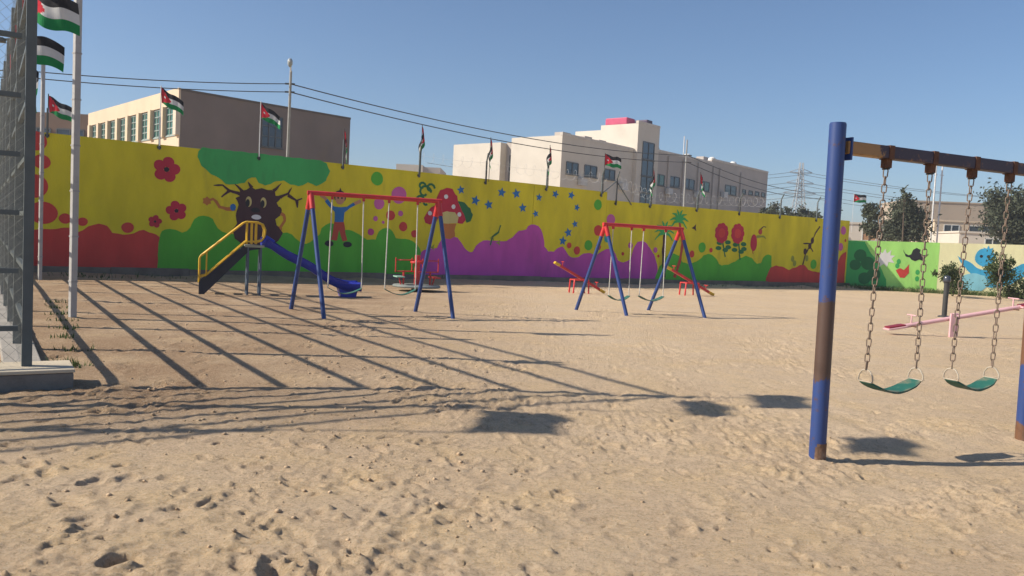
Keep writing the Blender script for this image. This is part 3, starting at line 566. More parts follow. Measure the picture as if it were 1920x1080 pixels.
mesh_panel(FC, FN, LEN_N, .18, FTOP, -.045).build('wire_mesh', MESHW, fence)
# concrete footing; its sunlit top and shaded front are put into the colours
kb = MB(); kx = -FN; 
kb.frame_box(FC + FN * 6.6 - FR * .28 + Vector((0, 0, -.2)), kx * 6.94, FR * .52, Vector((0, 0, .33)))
MB().frame_box(FC + FN * 6.61 - FR * .29 + Vector((0, 0, .132)), kx * 6.96, FR * .54, Vector((0, 0, .03))).build('footing_sunlit_top', mat('sunlit_top_tone', (.55, .47, .35), .9, .12, 3, .3, 40), fence, bevel=.006)
kb.build('footing', mat('shaded_footing_concrete', (.20, .185, .165), .9, .15, 3, .4, 40, stain=(.10, .09, .08), stain_scale=2), fence, bevel=.012)
kb = MB(); kb.frame_box(FC + FR * .245 - kx * .16 + Vector((0, 0, -.2)), FR * 17, kx * .32, Vector((0, 0, .27))); kb.build('footing', CONC, fence, bevel=.01)
for i, d_ in enumerate(RP[:5]):
    p = FC + FR * d_; lb = ['flag on the first fence post beyond the corner', 'flag on the second fence post beyond the corner', 'flag on the third fence post beyond the corner', 'flag on the fourth fence post beyond the corner', 'flag on the fifth fence post beyond the corner'][i]
    flag((p.x + .03, p.y - .05, 3.90 - .02 * i), 3.3, lb, w=[.62, .62, .66, .72, .72][i], h=.38, yaw=[-4, 6, -18, -12, -8][i], droop=[10, 12, 20, 16, 15][i], hang=.1, phase=1.1 * i, pole=False, group='flags on the court fence')
# overhead flag line from the corner post towards the court gate, out of view; its flags shade the sand
ML = Vector((-3.2, .6, 0)); mast = empty('flag_mast', ML, 'grey steel mast at the court gate holding a flag line', 'mast')
MB().tube([ML - Vector((0, 0, .2)), ML + Vector((0, 0, 5.4))], .04, 10).build('pole', GALV, mast)
A_, B_ = FC + Vector((0, 0, 4.85)), ML + Vector((0, 0, 5.3))
MB().tube([FC + Vector((0, 0, FTOP - .1)), FC + Vector((0, 0, 4.9))], .014, 6).build('flag_staff', DKSTEEL, fence)
MB().tube([A_.lerp(B_, t / 8) - Vector((0, 0, .25 * math.sin(math.pi * t / 8))) for t in range(9)], .006, 5).build('flag_line', BLACKSTEEL, mast)
for i, t in enumerate((.07, .31, .85)):
    p = A_.lerp(B_, t) - Vector((0, 0, .25 * math.sin(math.pi * t) + .02)); flag(p, p.z - .45, ['flag tied to the overhead line beside the fence corner', 'second flag on the overhead line counting from the fence corner', 'third flag on the overhead line counting from the fence corner', 'flag on the overhead line beside the gate mast'][i], yaw=[74, 50, 66, 80][i], droop=[6, 12, 8, 14][i], phase=.8 * i, pole=False, group='flags on the overhead line')
flag((-6.9, 4.95, 5.0), 0, 'flag on a tall thin pole inside the court', w=.75, h=.5, yaw=70, droop=8, phase=.3, pole_r=.014, pole_mat=GALV)

p = FC + FN * 1.27; flag((p.x, p.y - .3, 4.95), FTOP - .1, 'flag on a thin staff above the near court fence', w=.7, h=.3, yaw=78, droop=5, phase=2.0, pole_mat=DKSTEEL, group='flags on the court fence')

# two square lamp posts
def lamp_post(p, hgt, w, label):
    r_ = empty('lamp_post', p, label, 'lamp post', 'grey square lamp posts beside the court')
    MB().box((p[0], p[1], hgt / 2 - .1), (w, w, hgt + .2), R(52)).build('mast', mat('grey_lamp_mast', (.40, .39, .375), .55, .08, 4, stain=(.27, .25, .24), stain_scale=6, spec=.4), r_, bevel=.012)
    for z in [hgt * t for t in (.1, .22, .34, .46, .58, .7)]: MB().box((p[0], p[1], z), (w + .008, w + .008, .022), R(52)).build('band', mat('dark_band', (.34, .33, .32), .6), r_)
    a = MB().tube([(p[0], p[1], hgt - .05), (p[0] - .35, p[1] - .1, hgt + .06), (p[0] - .75, p[1] - .22, hgt + .02)], .03, 8).build('lamp_arm', DKSTEEL, r_)
    MB().box((p[0] - .95, p[1] - .28, hgt + .0), (.42, .22, .10), R(16)).build('lamp_head', DKSTEEL, a, bevel=.02)
lamp_post((-6.38, 11.95, 0), 5.45, .09, 'grey square lamp post standing in sand by the fence corner'); lamp_post((-10.97, 19.1, 0), 5.40, .075, 'grey square lamp post close to the mural wall')

# ------------------------------------------------------------------ playground equipment
BLUE = mat('blue_paint', (0.026, 0.058, 0.20), .45, .15, 6, stain=(.06, .04, .06), stain_scale=9, stain_thr=.62, spec=.45)
REDP = mat('red_paint', (0.55, 0.035, 0.035), .45, .12, 6, stain=(.25, .03, .03), stain_scale=7, stain_thr=.62, spec=.4)
YELP = mat('yellow_paint', (0.70, 0.42, 0.03), .45, .12, 6, stain=(.35, .2, .05), stain_scale=8, stain_thr=.62)
CHUTE = mat('blue_plastic', (0.02, 0.035, 0.36), .4, .12, 3, stain=(.06, .08, .32), stain_scale=3, spec=.35)
NAVY = mat('dark_stair_steel', (0.025, 0.028, 0.04), .55, .2, 5)
TEAL = mat('green_rubber_belt', (0.022, 0.12, 0.092), .65, .15, 12, stain=(.26, .20, .13), stain_scale=6, stain_amt=.75, stain_thr=.50)
PALECHAIN = mat('pale_chain', (.55, .53, .48), .5, .15, 20)
RUSTCHAIN = mat('rusty_chain', (.20, .15, .115), .6, .3, 30, stain=(.11, .05, .03), stain_scale=20, stain_thr=.5, spec=.4)
RUST = mat('rusty_bracket', (.12, .055, .03), .75, .3, 16, .3, 60)

def seat_belt(a, b, sag, wid, side, thick=.012, n=16):
    """flexible belt seat hanging between two points; side = horizontal vector across the belt"""
    a = Vector(a); b = Vector(b); m = MB(); rows = []
    for i in range(n + 1):
        t = i / n; p = a.lerp(b, t); q = 1 - abs(2 * t - 1) ** 1.7; p = p - Vector((0, 0, sag * q))
        wd = wid * (.72 + .28 * min(1, 4 * t * (1 - t) * 2)); rows.append((p - side * wd / 2, p + side * wd / 2))
    vs = []; fs = []
    for l, r_ in rows: vs += [l, r_, r_ - Vector((0, 0, thick)), l - Vector((0, 0, thick))]
    for i in range(n):
        o = i * 4
        for k_ in range(4): fs.append((o + k_, o + (k_ + 1) % 4, o + 4 + (k_ + 1) % 4, o + 4 + k_))
    fs += [(0, 1, 2, 3), (n * 4 + 3, n * 4 + 2, n * 4 + 1, n * 4)]
    return m.add(vs, fs)

def swing_set(nl, fl, nr, fr_, hgt, label, gp, chain_f, low, seat_labels):
    """A-frame swing: near/far feet at both ends"""
    nl, fl, nr, fr_ = [Vector(p + (0,)) for p in (nl, fl, nr, fr_)]
    ml, mr = (nl + fl) / 2, (nr + fr_) / 2; top = Vector((0, 0, hgt)); ax = (mr - ml).normalized()
    root = empty('swing_set', ml, label, 'swing', gp)
    for m_, feet in ((ml, (nl, fl)), (mr, (nr, fr_))):
        for f_ in feet:
            d_ = (m_ + top - f_); MB().tube([f_ - d_ * .05, f_ + d_ * .96], .038, 10).build('leg', BLUE, root)
        j = MB(); 
        for f_ in feet: d_ = (f_ - m_ - top); j.tube([m_ + top + d_ * .005, m_ + top + d_ * .13], .047, 10)
        j.build('joint', REDP, root)
    MB().tube([ml + top - ax * .06, mr + top + ax * .06], .04, 12).build('beam', REDP, root)
    side = Vector((-ax.y, ax.x, 0)); L_ = (mr - ml).length
    for (f0, f1), sl in zip(chain_f, seat_labels):
        a, b = ml + ax * L_ * f0 + top, ml + ax * L_ * f1 + top; mid_ = (a + b) / 2
        r2 = empty('belt_swing', (mid_.x, mid_.y, low), sl, 'swing', 'belt swings on the small frames')
        e = []
        for p, s_ in ((a, -1), (b, 1)):
            q = Vector((p.x, p.y, low + .13)) + ax * s_ * .02; e.append(q)
            MB().box(p - Vector((0, 0, .06)), (.04, .05, .06), math.atan2(ax.y, ax.x)).build('hanger', REDP, r2)
            MB().tube([p - Vector((0, 0, .08)), q], .0105, 6).build('chain', PALECHAIN, r2)
        seat_belt(e[0], e[1], .10, .16, side).build('belt', TEAL, r2)
    return root
swing_set((-3.05, 13.44), (-3.93, 14.67), (-1.01, 14.50), (-1.79, 15.36), 2.09, 'small blue and red swing frame between the slide and merry-go-round', 'small A-frame swing sets', [(.16, .40), (.60, .83)], .36,
          ['green belt swing in front of the slide end', 'green belt swing in front of the merry-go-round'])
swing_set((2.37, 16.75), (1.40, 17.73), (4.12, 17.43), (3.12, 18.71), 1.88, 'small blue and red swing frame beside the red seesaws', 'small A-frame swing sets', [(.10, .34), (.50, .80)], .27,
          ['dusty green belt swing beside the left-hand red seesaw beam with the yellow tip', 'dusty green belt swing beside the seesaw under the painted palms'])

# ---- near swing: two round posts, rusty beam
NA = Vector((2.27, 5.90, 0)); NB = Vector((4.36, 6.87, 0)); NX = (NB - NA).normalized(); NS = Vector((-NX.y, NX.x, 0))
near = empty('swing_set', NA, 'large weathered swing frame with round blue posts and rusty beam', 'swing')
POSTM = banded('worn_blue_post', (0.022, 0.052, 0.185), (0.085, 0.05, 0.038), [(0.56, 1.13)], 'Z', edge=.022, chip=.575)
POSTM2 = banded('worn_blue_post_short_band', (0.022, 0.052, 0.185), (0.15, 0.07, 0.035), [(-.3, .12), (.62, 1.25)], 'Z', edge=.022, chip=.575)
BEAMM = banded('rusty_beam_paint', (0.036, 0.022, 0.040), (0.32, 0.17, 0.055), [(-1.0, 2.62)], 'X', rust=(.24, .11, .045), edge=.03, chip=.56)
for p, mm in ((NA, POSTM), (NB, POSTM2)):
    o = MB().tube([p - Vector((0, 0, .3)), p + Vector((-.02, 0, 2.385))], .058, 28).build('post', mm, near)
    MB().tube([p + Vector((-.02, 0, 2.385)), p + Vector((-.02, 0, 2.393))], .054, 28).build('cap', BLUE, o)
    MB().tube([p + Vector((0, 0, -.02)), p + Vector((0, 0, .10))], .0595, 28, cap=False).build('rust_collar', mat('flaked_rust', (.17, .10, .065), .85, .35, 14, .4, 50, stain=(.35, .30, .24), stain_scale=9), o)
zt = 2.225
bm_ = MB().bar(NA + NX * .05 + Vector((0, 0, zt)), NB - NX * .05 + Vector((0, 0, zt)), .085, .092); bo = bm_.build('beam', None, near, bevel=.008)
bo.data.materials.append(BEAMM); bo.data.transform(Matrix.Translation(NA)); bo.location = -NA   # keep world-like coordinates for the paint bands
for p in (NA + NX * .068, NB - NX * .068): MB().box((p.x, p.y, zt - .01), (.014, .11, .16), math.atan2(NX.y, NX.x)).build('flange', BLUE, near)
HU = (.475, .94, 1.41, 1.86)
for u in HU:
    p = NA + NX * u; h_ = MB().box((p.x, p.y, zt - .078), (.062, .052, .066), math.atan2(NX.y, NX.x)).build('hanger', RUST, near, bevel=.004)
    MB().box((p.x, p.y, zt), (.05, .095, .100), math.atan2(NX.y, NX.x)).build('strap', RUST, h_)
    MB().tube([p + Vector((0, 0, zt - .115)) - NS * .03, p + Vector((0, 0, zt - .115)) + NS * .03], .009, 8).build('bolt', BLACKSTEEL, h_)
# chain link template: oval ring standing in the local XZ plane
def link_mesh(L_, Wd, r_):
    pts = []
    for i in range(12):
        a = 2 * math.pi * i / 12; x = Wd / 2 * math.cos(a); z = Wd / 2 * math.sin(a) + (L_ - Wd) / 2 * (1 if math.sin(a) >= 0 else -1)
        pts.append((x, 0, z))
    m = MB().tube(pts, r_, 5, closed=True); me = bpy.data.meshes.new('chain_link'); me.from_pydata(m.v, [], m.f); me.polygons.foreach_set('use_smooth', [True] * len(m.f)); me.materials.append(RUSTCHAIN); me.update(); return me
LINK = link_mesh(.066, .034, .0048)
def chain(parent, a, b, yaw):
    a = Vector(a); b = Vector(b); d_ = b - a; n_ = int(d_.length / .0555); o0 = origin_of(parent)
    ch = MB().tube([b + (a - b).normalized() * .06, b], .005, 6).build('chain', RUSTCHAIN, parent)
    q = d_.normalized().to_track_quat('-Z', 'Y')
    for i in range(n_):
        o = bpy.data.objects.new('chain_link', LINK); COL.objects.link(o); o.parent = ch
        o.location = a + d_ * ((i + .5) / n_) - o0
        o.rotation_mode = 'QUATERNION'; o.rotation_quaternion = q @ Matrix.Rotation(yaw + (i % 2) * math.pi / 2 + rng.uniform(-.25, .25), 4, 'Z').to_quaternion()
for (u0, u1, v0, v1, zr, lb) in ((.475, .94, .425, .955, .625, 'green belt swing on rusty chains beside the large blue post'), (1.41, 1.86, 1.355, 1.835, .615, 'second green belt swing on rusty chains, farther along the large frame')):
    mid_ = NA + NX * (v0 + v1) / 2
    r2 = empty('belt_swing', (mid_.x, mid_.y, .48), lb, 'swing', 'belt swings on the large frame'); ends = []
    for u, v in ((u0, v0), (u1, v1)):
        a = NA + NX * u + Vector((0, 0, zt - .12)); b = NA + NX * v + Vector((0, 0, zr)); chain(r2, a, b, rng.random())
        rr = .058; yaw_v = NS * 1.0
        ringp = [b + yaw_v * (rr * math.sin(t)) + NX * (.012 * math.sin(t)) + Vector((0, 0, -rr + rr * math.cos(t))) for t in [math.pi * (i / 9 - .5) * 1.36 for i in range(10)]]
        ringp = [b + yaw_v * (.066 * sx) + Vector((0, 0, dz)) for sx, dz in ((0, 0), (.55, -.012), (.92, -.045), (1.0, -.075), (.95, -.092), (-.95, -.092), (-1.0, -.075), (-.92, -.045), (-.55, -.012))]
        MB().tube(ringp, .006, 6, closed=True).build('ring', mat('worn_steel_ring', (.42, .36, .28), .5, .2, 20, spec=.5), r2)
        ends.append(b - Vector((0, 0, .088)))
    seat_belt(ends[0], ends[1], .080, .150, NS, .014, 22).build('belt', TEAL, r2)

# ---- slide
SO = Vector((-6.68, 17.55, 0)); SX = Vector((math.cos(R(20)), math.sin(R(20)), 0)); SY = Vector((-SX.y, SX.x, 0))
def sp_(s_, t, z): return SO + SX * s_ + SY * t + Vector((0, 0, z))
slide = empty('slide', SO, 'playground slide with yellow handrails, black stairs and blue wavy chute', 'slide')
HW = .27
for t in (-HW, HW):
    MB().prism([sp_(0, t - .02, -.05), sp_(.06, t - .02, -.05), sp_(1.0, t - .02, .96), sp_(1.22, t - .02, 1.0), sp_(1.22, t - .02, 1.09), sp_(.92, t - .02, 1.08), sp_(0, t - .02, .26)], SY * .04).build('stringer', NAVY, slide)
    MB().tube([sp_(.0, t, .25), sp_(0, t, .76), sp_(.02, t, .80), sp_(.86, t, 1.54), sp_(.92, t, 1.57), sp_(1.15, t, 1.57), sp_(1.26, t, 1.53), sp_(1.31, t, 1.42), sp_(1.30, t, 1.28), sp_(1.24, t, 1.18), sp_(1.14, t, 1.15)], .021, 8).build('handrail', YELP, slide)
    MB().tube([sp_(0, t, .36), sp_(.14, t, .40), sp_(.92, t, 1.15), sp_(1.14, t, 1.15)], .017, 8).build('lower_rail', YELP, slide)
    for s_ in (.14,): MB().tube([sp_(s_, t, .28), sp_(s_, t, .88)], .015, 8).build('baluster', YELP, slide)
    for s_ in (.94, 1.04, 1.13): MB().tube([sp_(s_, t, 1.1), sp_(s_, t, 1.56)], .016, 8).build('baluster', YELP, slide)
for i in range(6):
    s_ = .10 + i * .145; MB().frame_box(sp_(s_, -HW + .02, .16 + i * .16), SX * .15, SY * (2 * HW - .04), Vector((0, 0, .025))).build('tread', mat('grey_tread', (.22, .22, .23), .6), slide)
MB().frame_box(sp_(.90, -HW - .03, 1.03), SX * .40, SY * (2 * HW + .06), Vector((0, 0, .05))).build('platform', mat('platform_plate', (.30, .30, .22), .6), slide)
for s_ in (.97, 1.23):
    for t in (-HW, HW): MB().tube([sp_(s_, t, -.1), sp_(s_, t, 1.03)], .026, 10).build('leg', mat('slide_leg_paint', (.10, .13, .17), .5, .15, 8), slide)
prof = [(1.24, 1.16), (1.34, 1.155), (1.46, 1.11), (1.62, 1.00), (1.8, .89), (1.98, .81), (2.16, .735), (2.34, .64), (2.52, .52), (2.7, .40), (2.88, .315), (3.06, .265), (3.22, .245), (3.36, .25), (3.42, .245)]
m = MB(); cs = [(-.27, .16), (-.27, .15), (-.24, .16), (-.22, .12), (-.17, .035), (-.07, .0), (.07, .0), (.17, .035), (.22, .12), (.24, .16), (.27, .15), (.27, .10), (.2, -.05), (-.2, -.05), (-.27, .10)]
vs = []; 
for i, (s_, z) in enumerate(prof):
    fl_ = 1.0 + .35 * max(0, (s_ - 2.9) / .5)
    for t, dz in cs: vs.append(sp_(s_, t * fl_, z - .06 + dz))
nC = len(cs); fs = [(i * nC + k_, i * nC + (k_ + 1) % nC, (i + 1) * nC + (k_ + 1) % nC, (i + 1) * nC + k_) for i in range(len(prof) - 1) for k_ in range(nC)]
fs += [tuple(range(nC)), tuple(range((len(prof) - 1) * nC, len(prof) * nC))[::-1]]
m.add(vs, fs, True); co = m.build('chute', CHUTE, slide)
MB().prism([sp_(3.0, -.2, -.05), sp_(3.30, -.2, -.05), sp_(3.36, -.2, .2), sp_(2.92, -.2, .22)], SY * .4).build('foot', CHUTE, slide)
for t in (-HW, HW): MB().tube([sp_(1.27, t, 1.13), sp_(1.36, t, 1.26), sp_(1.5, t, 1.16)], .04, 8).build('side_roll', CHUTE, co)

# ---- merry-go-round
MG = Vector((-2.53, 21.8, 0)); mg = empty('merry_go_round', MG, 'small red merry-go-round with railed seats by the mural wall', 'merry-go-round')
MB().lathe(MG, [(0, .10), (.30, .10), (.62, .09), (.64, .12), (.62, .15), (.0, .16)], 28).build('turntable', mat('grey_green_plate', (.20, .22, .21), .6, .2, 4), mg)
MB().lathe(MG, [(.0, 0), (.14, 0), (.13, .12), (0, .12)], 16).build('base', BLACKSTEEL, mg)
MB().tube([MG + Vector((0, 0, .12)), MG + Vector((0, 0, .94))], .075, 14).build('centre_post', REDP, mg)
MB().lathe(MG + Vector((0, 0, .72)), [(.17, 0), (.20, .03), (.17, .06), (.14, .03), (.17, 0)], 20).build('wheel', REDP, mg)
for k_ in range(2):
    a = R(20 + 180 * k_); d_ = Vector((math.cos(a), math.sin(a), 0)); s_ = d_ * .62 + Vector((-d_.y, d_.x, 0)) * .35; o_ = MG + d_ * .36
    rl = MB()
    for z in (.50, .80): rl.tube([o_ - s_ * .40 - d_ * .12 + Vector((0, 0, z)), o_ - s_ * .40 + Vector((0, 0, z)), o_ + s_ * .40 + Vector((0, 0, z)), o_ + s_ * .40 - d_ * .12 + Vector((0, 0, z))], .016, 8)
    for s2 in (-.40, .40): rl.tube([o_ + s_ * s2 + Vector((0, 0, .48)), o_ + s_ * s2 + Vector((0, 0, .86))], .016, 8)
    rl.tube([o_ + Vector((0, 0, .14)), o_ + Vector((0, 0, .52))], .025, 8); rl.build('railing', REDP, mg)
    MB().box(MG + d_ * .48 + Vector((0, 0, .36)), (.22, .5, .03), a).build('seat', REDP if k_ != 1 else mat('pale_green_board', (.26, .45, .36), .6), mg, bevel=.008)
    MB().tube([MG + d_ * .42 + Vector((0, 0, .14)), MG + d_ * .48 + Vector((0, 0, .35))], .02, 8).build('seat_leg', REDP, mg)

# ---- seesaws
def seesaw(c, yaw, half, hi, lo, label):
    c = Vector(c); d_ = Vector((math.cos(yaw), math.sin(yaw), 0)); s_ = Vector((-d_.y, d_.x, 0)); root = empty('seesaw', c, label, 'seesaw', 'red seesaws with yellow tips')
    a = c - d_ * half + Vector((0, 0, hi)); b = c + d_ * half + Vector((0, 0, lo)); ax = (b - a)
    MB().bar(a + ax * .10, b - ax * .10, .14, .07).build('plank', REDP, root, bevel=.01)
    MB().bar(a, a + ax * .10, .17, .075).build('end_seat', YELP, root, bevel=.012); MB().bar(b - ax * .10, b, .17, .075).build('end_seat', YELP, root, bevel=.012)
    for f_ in (.16, .84):
        p = a + ax * f_; MB().tube([p - s_ * .13 + Vector((0, 0, .16)), p + s_ * .13 + Vector((0, 0, .16))], .013, 7).tube([p, p + Vector((0, 0, .16))], .013, 7).build('handle', REDP, root)
    fz = (hi + lo) / 2 - .05
    for e_ in (-1, 1):
        MB().tube([c + s_ * .2 - d_ * (.24 * 1) * e_ + Vector((0, 0, -.06)), c + s_ * .2 - d_ * .22 * e_ + Vector((0, 0, fz - .02)), c - s_ * .2 - d_ * .22 * e_ + Vector((0, 0, fz - .02)), c - s_ * .2 - d_ * .24 * e_ + Vector((0, 0, -.06))], .025, 8).build('trestle', REDP, root)
    for e_ in (-.2, .2): MB().tube([c + s_ * e_ - d_ * .22 + Vector((0, 0, fz - .02)), c + s_ * e_ + d_ * .22 + Vector((0, 0, fz - .02))], .025, 8).build('trestle_bar', REDP, root)
seesaw((1.99, 24.45, 0), R(14), .80, .87, .03, 'red seesaw tilted down to the right, standing left of the small swing'); seesaw((5.62, 26.1, 0), R(14), .84, .87, .03, 'red seesaw tilted down beside the painted palms')
# pink seesaw
PK = mat('faded_pink_paint', (.66, .40, .42), .5, .1, 5, stain=(.5, .26, .28), stain_scale=5); DRED = mat('dark_red_seat', (.22, .02, .035), .5, .15, 6)
PC = Vector((8.58, 15.91, 0)); pd = Vector((math.cos(R(3)), math.sin(R(3)), 0)); ps = Vector((-pd.y, pd.x, 0)); pink = empty('seesaw', PC, 'long pale pink seesaw with dark red seats near the large swing', 'seesaw')
pa = PC - pd * 1.32 + Vector((0, 0, .10)); pb = PC + pd * 1.62 + Vector((0, 0, .71)); px_ = pb - pa
MB().tube([pa + px_ * .03, pb - px_ * .03], .042, 12).build('beam', PK, pink)
for t in (0, 1):
    p = pa + px_ * (.055 if t == 0 else .945); q = px_.normalized()
    MB().bar(p - q * .19, p + q * .19, .24, .03).build('seat_base', PK, pink, bevel=.008)
    MB().bar(p - q * .17 + Vector((0, 0, .032)), p + q * .16 + Vector((0, 0, .032)), .21, .03).build('seat', DRED, pink, bevel=.012)
    h_ = pa + px_ * (.16 if t == 0 else .84)
    MB().tube([h_ - ps * .16 + Vector((0, 0, .19)), h_ + ps * .16 + Vector((0, 0, .19))], .012, 8).tube([h_, h_ + Vector((0, 0, .19))], .014, 8).build('handle', PK, pink)
    MB().tube([h_ - ps * .18 - Vector((0, 0, .02)), h_ + ps * .18 - Vector((0, 0, .02))], .012, 8).build('foot_rest', RUST, pink)
for t in (-.09, .09): MB().box(PC + ps * t + pd * (t * .9) + Vector((0, 0, .19)), (.11, .05, .54), R(3)).build('post', PK, pink, bevel=.006)
MB().tube([PC - ps * .14 + Vector((0, 0, .38)), PC + ps * .14 + Vector((0, 0, .38))], .025, 10).build('pivot', mat('pivot_purple', (.20, .10, .16), .5), pink)

# black bollard lamp
BO = Vector((11.29, 21.44, 0)); bl = empty('bollard_light', BO, 'black bollard light standing in the sand before the small tree', 'bollard')
MB().tube([BO - Vector((0, 0, .1)), BO + Vector((0, 0, .92))], .062, 14).build('column', BLACKSTEEL, bl)
MB().lathe(BO + Vector((0, 0, .92)), [(0, 0), (.085, 0), (.095, .03), (.08, .13), (.06, .16), (0, .17)], 16).build('lamp_head', mat('smoked_lens', (.05, .055, .07), .2, .1, 5, spec=.6), bl)
MB().lathe(BO, [(0, .0), (.16, 0), (.15, .035), (.07, .05), (0, .05)], 16).build('base_plate', BLACKSTEEL, bl)

# ------------------------------------------------------------------ buildings behind the wall
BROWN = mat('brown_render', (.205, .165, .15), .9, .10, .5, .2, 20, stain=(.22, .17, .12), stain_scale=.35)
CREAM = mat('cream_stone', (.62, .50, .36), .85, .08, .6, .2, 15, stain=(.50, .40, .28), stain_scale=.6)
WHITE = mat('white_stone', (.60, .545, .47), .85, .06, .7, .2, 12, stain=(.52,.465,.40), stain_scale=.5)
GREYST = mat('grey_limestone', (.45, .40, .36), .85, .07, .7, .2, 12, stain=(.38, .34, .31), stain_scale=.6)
GL_G = glass_mat('green_tinted_glass', (.06, .16, .14), .25); GL_B = glass_mat('dark_blue_glass', (.035, .055, .085)); GL_D = glass_mat('dark_grey_glass', (.04, .05, .06))
FRAME = mat('pale_window_frame', (.55, .56, .54), .5); DFRAME = mat('dark_window_frame', (.10, .11, .12), .5)
def unit(deg): return Vector((math.cos(R(deg)), math.sin(R(deg)), 0))
def window(parent, o, ex, nrm, u0, u1, z0, z1, gl, fr_m, nu=2, nz=2, rec=.10, ft=.05):
    """window set into a facade: dark reveal, frame bars and separate panes; nrm points outwards"""
    P = lambda u, z, d_: o + ex * u + nrm * d_ + Vector((0, 0, z))
    f = MB()
    for u in [u0 + (u1 - u0) * i / nu for i in range(nu + 1)]: f.frame_box(P(u - ft / 2, z0, .004), ex * ft, nrm * .05, Vector((0, 0, z1 - z0)))
    for z in [z0 + (z1 - z0) * i / nz for i in range(nz + 1)]:
        for i in range(nu):
            a_ = u0 + (u1 - u0) * i / nu + ft / 2; b_ = u0 + (u1 - u0) * (i + 1) / nu - ft / 2
            f.frame_box(P(a_, z - ft / 2, .006), ex * (b_ - a_), nrm * .044, Vector((0, 0, ft)))
    w = f.build('window', fr_m, parent)
    for i in range(nu):
        for j in range(nz):
            a_ = u0 + (u1 - u0) * i / nu + ft / 2; b_ = u0 + (u1 - u0) * (i + 1) / nu - ft / 2; c_ = z0 + (z1 - z0) * j / nz + ft / 2; d_ = z0 + (z1 - z0) * (j + 1) / nz - ft / 2
            MB().add([P(a_, c_, .012), P(b_, c_, .012), P(b_, d_, .012), P(a_, d_, .012)], [(0, 1, 2, 3)]).build('pane', gl, w)
    s = MB().frame_box(P(u0 - .08, z0 - .10, .004), ex * (u1 - u0 + .16), nrm * .10, Vector((0, 0, .07))); s.build('sill', fr_m, w)
    return w

# brown school block
B0 = Vector((-17.8, 43.6, 0)); bx = unit(47.2); by = unit(132.0)
br = empty('school_building', B0, 'brown block with cream lit side of tall windows behind the painted tree', 'building')
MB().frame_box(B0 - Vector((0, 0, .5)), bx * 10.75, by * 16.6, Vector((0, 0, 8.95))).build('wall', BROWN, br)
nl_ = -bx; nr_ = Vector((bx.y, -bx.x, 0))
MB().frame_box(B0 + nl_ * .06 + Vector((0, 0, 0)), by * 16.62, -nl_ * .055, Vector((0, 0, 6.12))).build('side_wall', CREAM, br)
MB().frame_box(B0 + nl_ * .12 + Vector((0, 0, 7.72)), by * 16.62, -nl_ * .115, Vector((0, 0, .84))).build('parapet', CREAM, br)
for k_ in range(9):
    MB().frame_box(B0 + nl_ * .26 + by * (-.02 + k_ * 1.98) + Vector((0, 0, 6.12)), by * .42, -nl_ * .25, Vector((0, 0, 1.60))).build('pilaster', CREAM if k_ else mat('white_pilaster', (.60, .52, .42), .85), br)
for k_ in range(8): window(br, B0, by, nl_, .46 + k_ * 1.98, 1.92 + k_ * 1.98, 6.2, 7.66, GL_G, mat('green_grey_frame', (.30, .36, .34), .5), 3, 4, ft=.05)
window(br, B0, bx, nr_, 4.72, 6.02, 6.12, 7.85, GL_B, DFRAME, 3, 3)
MB().frame_box(B0 + nr_ * .03 + Vector((0, 0, 8.42)), bx * 10.76, -nr_ * .025, Vector((0, 0, .12))).build('roof_edge', mat('dark_roof_edge', (.12, .10, .09), .8), br)
b2 = empty('school_annex', (-40, 58, 0), 'low dark brown annex with a window band beyond the lamp posts', 'building')
MB().frame_box((-52, 58.2, -.5), (22.3, 0, 0), (0, 9, 0), (0, 0, 9.3)).build('wall', mat('dark_brown_render', (.20, .135, .10), .9, .1, .5), b2)
for k_ in range(9): window(b2, Vector((-52, 58.2, 0)), Vector((1, 0, 0)), Vector((0, -1, 0)), .8 + k_ * 2.35, 2.7 + k_ * 2.35, 6.5, 7.7, GL_B, DFRAME, 2, 1, ft=.09)

# white building with stair tower
C0 = Vector((3.2, 61.9, 0)); cx = unit(50); cy = unit(140); nL = -cx; nR = Vector((cx.y, -cx.x, 0))
cb = empty('public_building', C0, 'white stone building with a stair tower and long grey shaded facade', 'building')
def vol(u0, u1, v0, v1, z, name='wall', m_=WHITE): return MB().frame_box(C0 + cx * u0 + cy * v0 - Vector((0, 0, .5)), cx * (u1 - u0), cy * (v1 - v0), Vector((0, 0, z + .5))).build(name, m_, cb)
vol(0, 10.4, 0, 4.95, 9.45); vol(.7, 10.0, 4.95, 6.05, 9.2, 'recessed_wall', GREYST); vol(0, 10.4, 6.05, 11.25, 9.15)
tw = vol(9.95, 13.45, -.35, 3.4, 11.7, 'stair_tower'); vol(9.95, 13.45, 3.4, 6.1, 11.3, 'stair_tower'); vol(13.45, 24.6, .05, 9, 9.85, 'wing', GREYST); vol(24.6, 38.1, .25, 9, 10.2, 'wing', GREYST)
for (u0, u1, v0, v1, z) in ((-.02, 9.9, -.03, .2, 9.62), (13.47, 24.5, .02, .2, 10.0), (24.6, 38.1, .2, .4, 10.36)):
    MB().frame_box(C0 + cx * u0 + cy * v0 + Vector((0, 0, z - .18)), cx * (u1 - u0), cy * (v1 - v0), Vector((0, 0, .2))).build('coping', mat('pale_coping', (.58, .53, .47), .85), cb)
MB().frame_box(C0 + cx * 9.93 - cy * .37 + Vector((0, 0, 11.7)), cx * 3.54, cy * .25, Vector((0, 0, .22))).build('coping', MATS['pale_coping'], cb)
for u0, u1, z0, z1 in ((.65, 2.18, 6.7, 7.56), (3.02, 4.7, 6.72, 7.56), (5.76, 7.3, 6.76, 7.52)): window(cb, C0, cx, nR, u0, u1, z0, z1, GL_B, DFRAME, 2, 1, ft=.07)
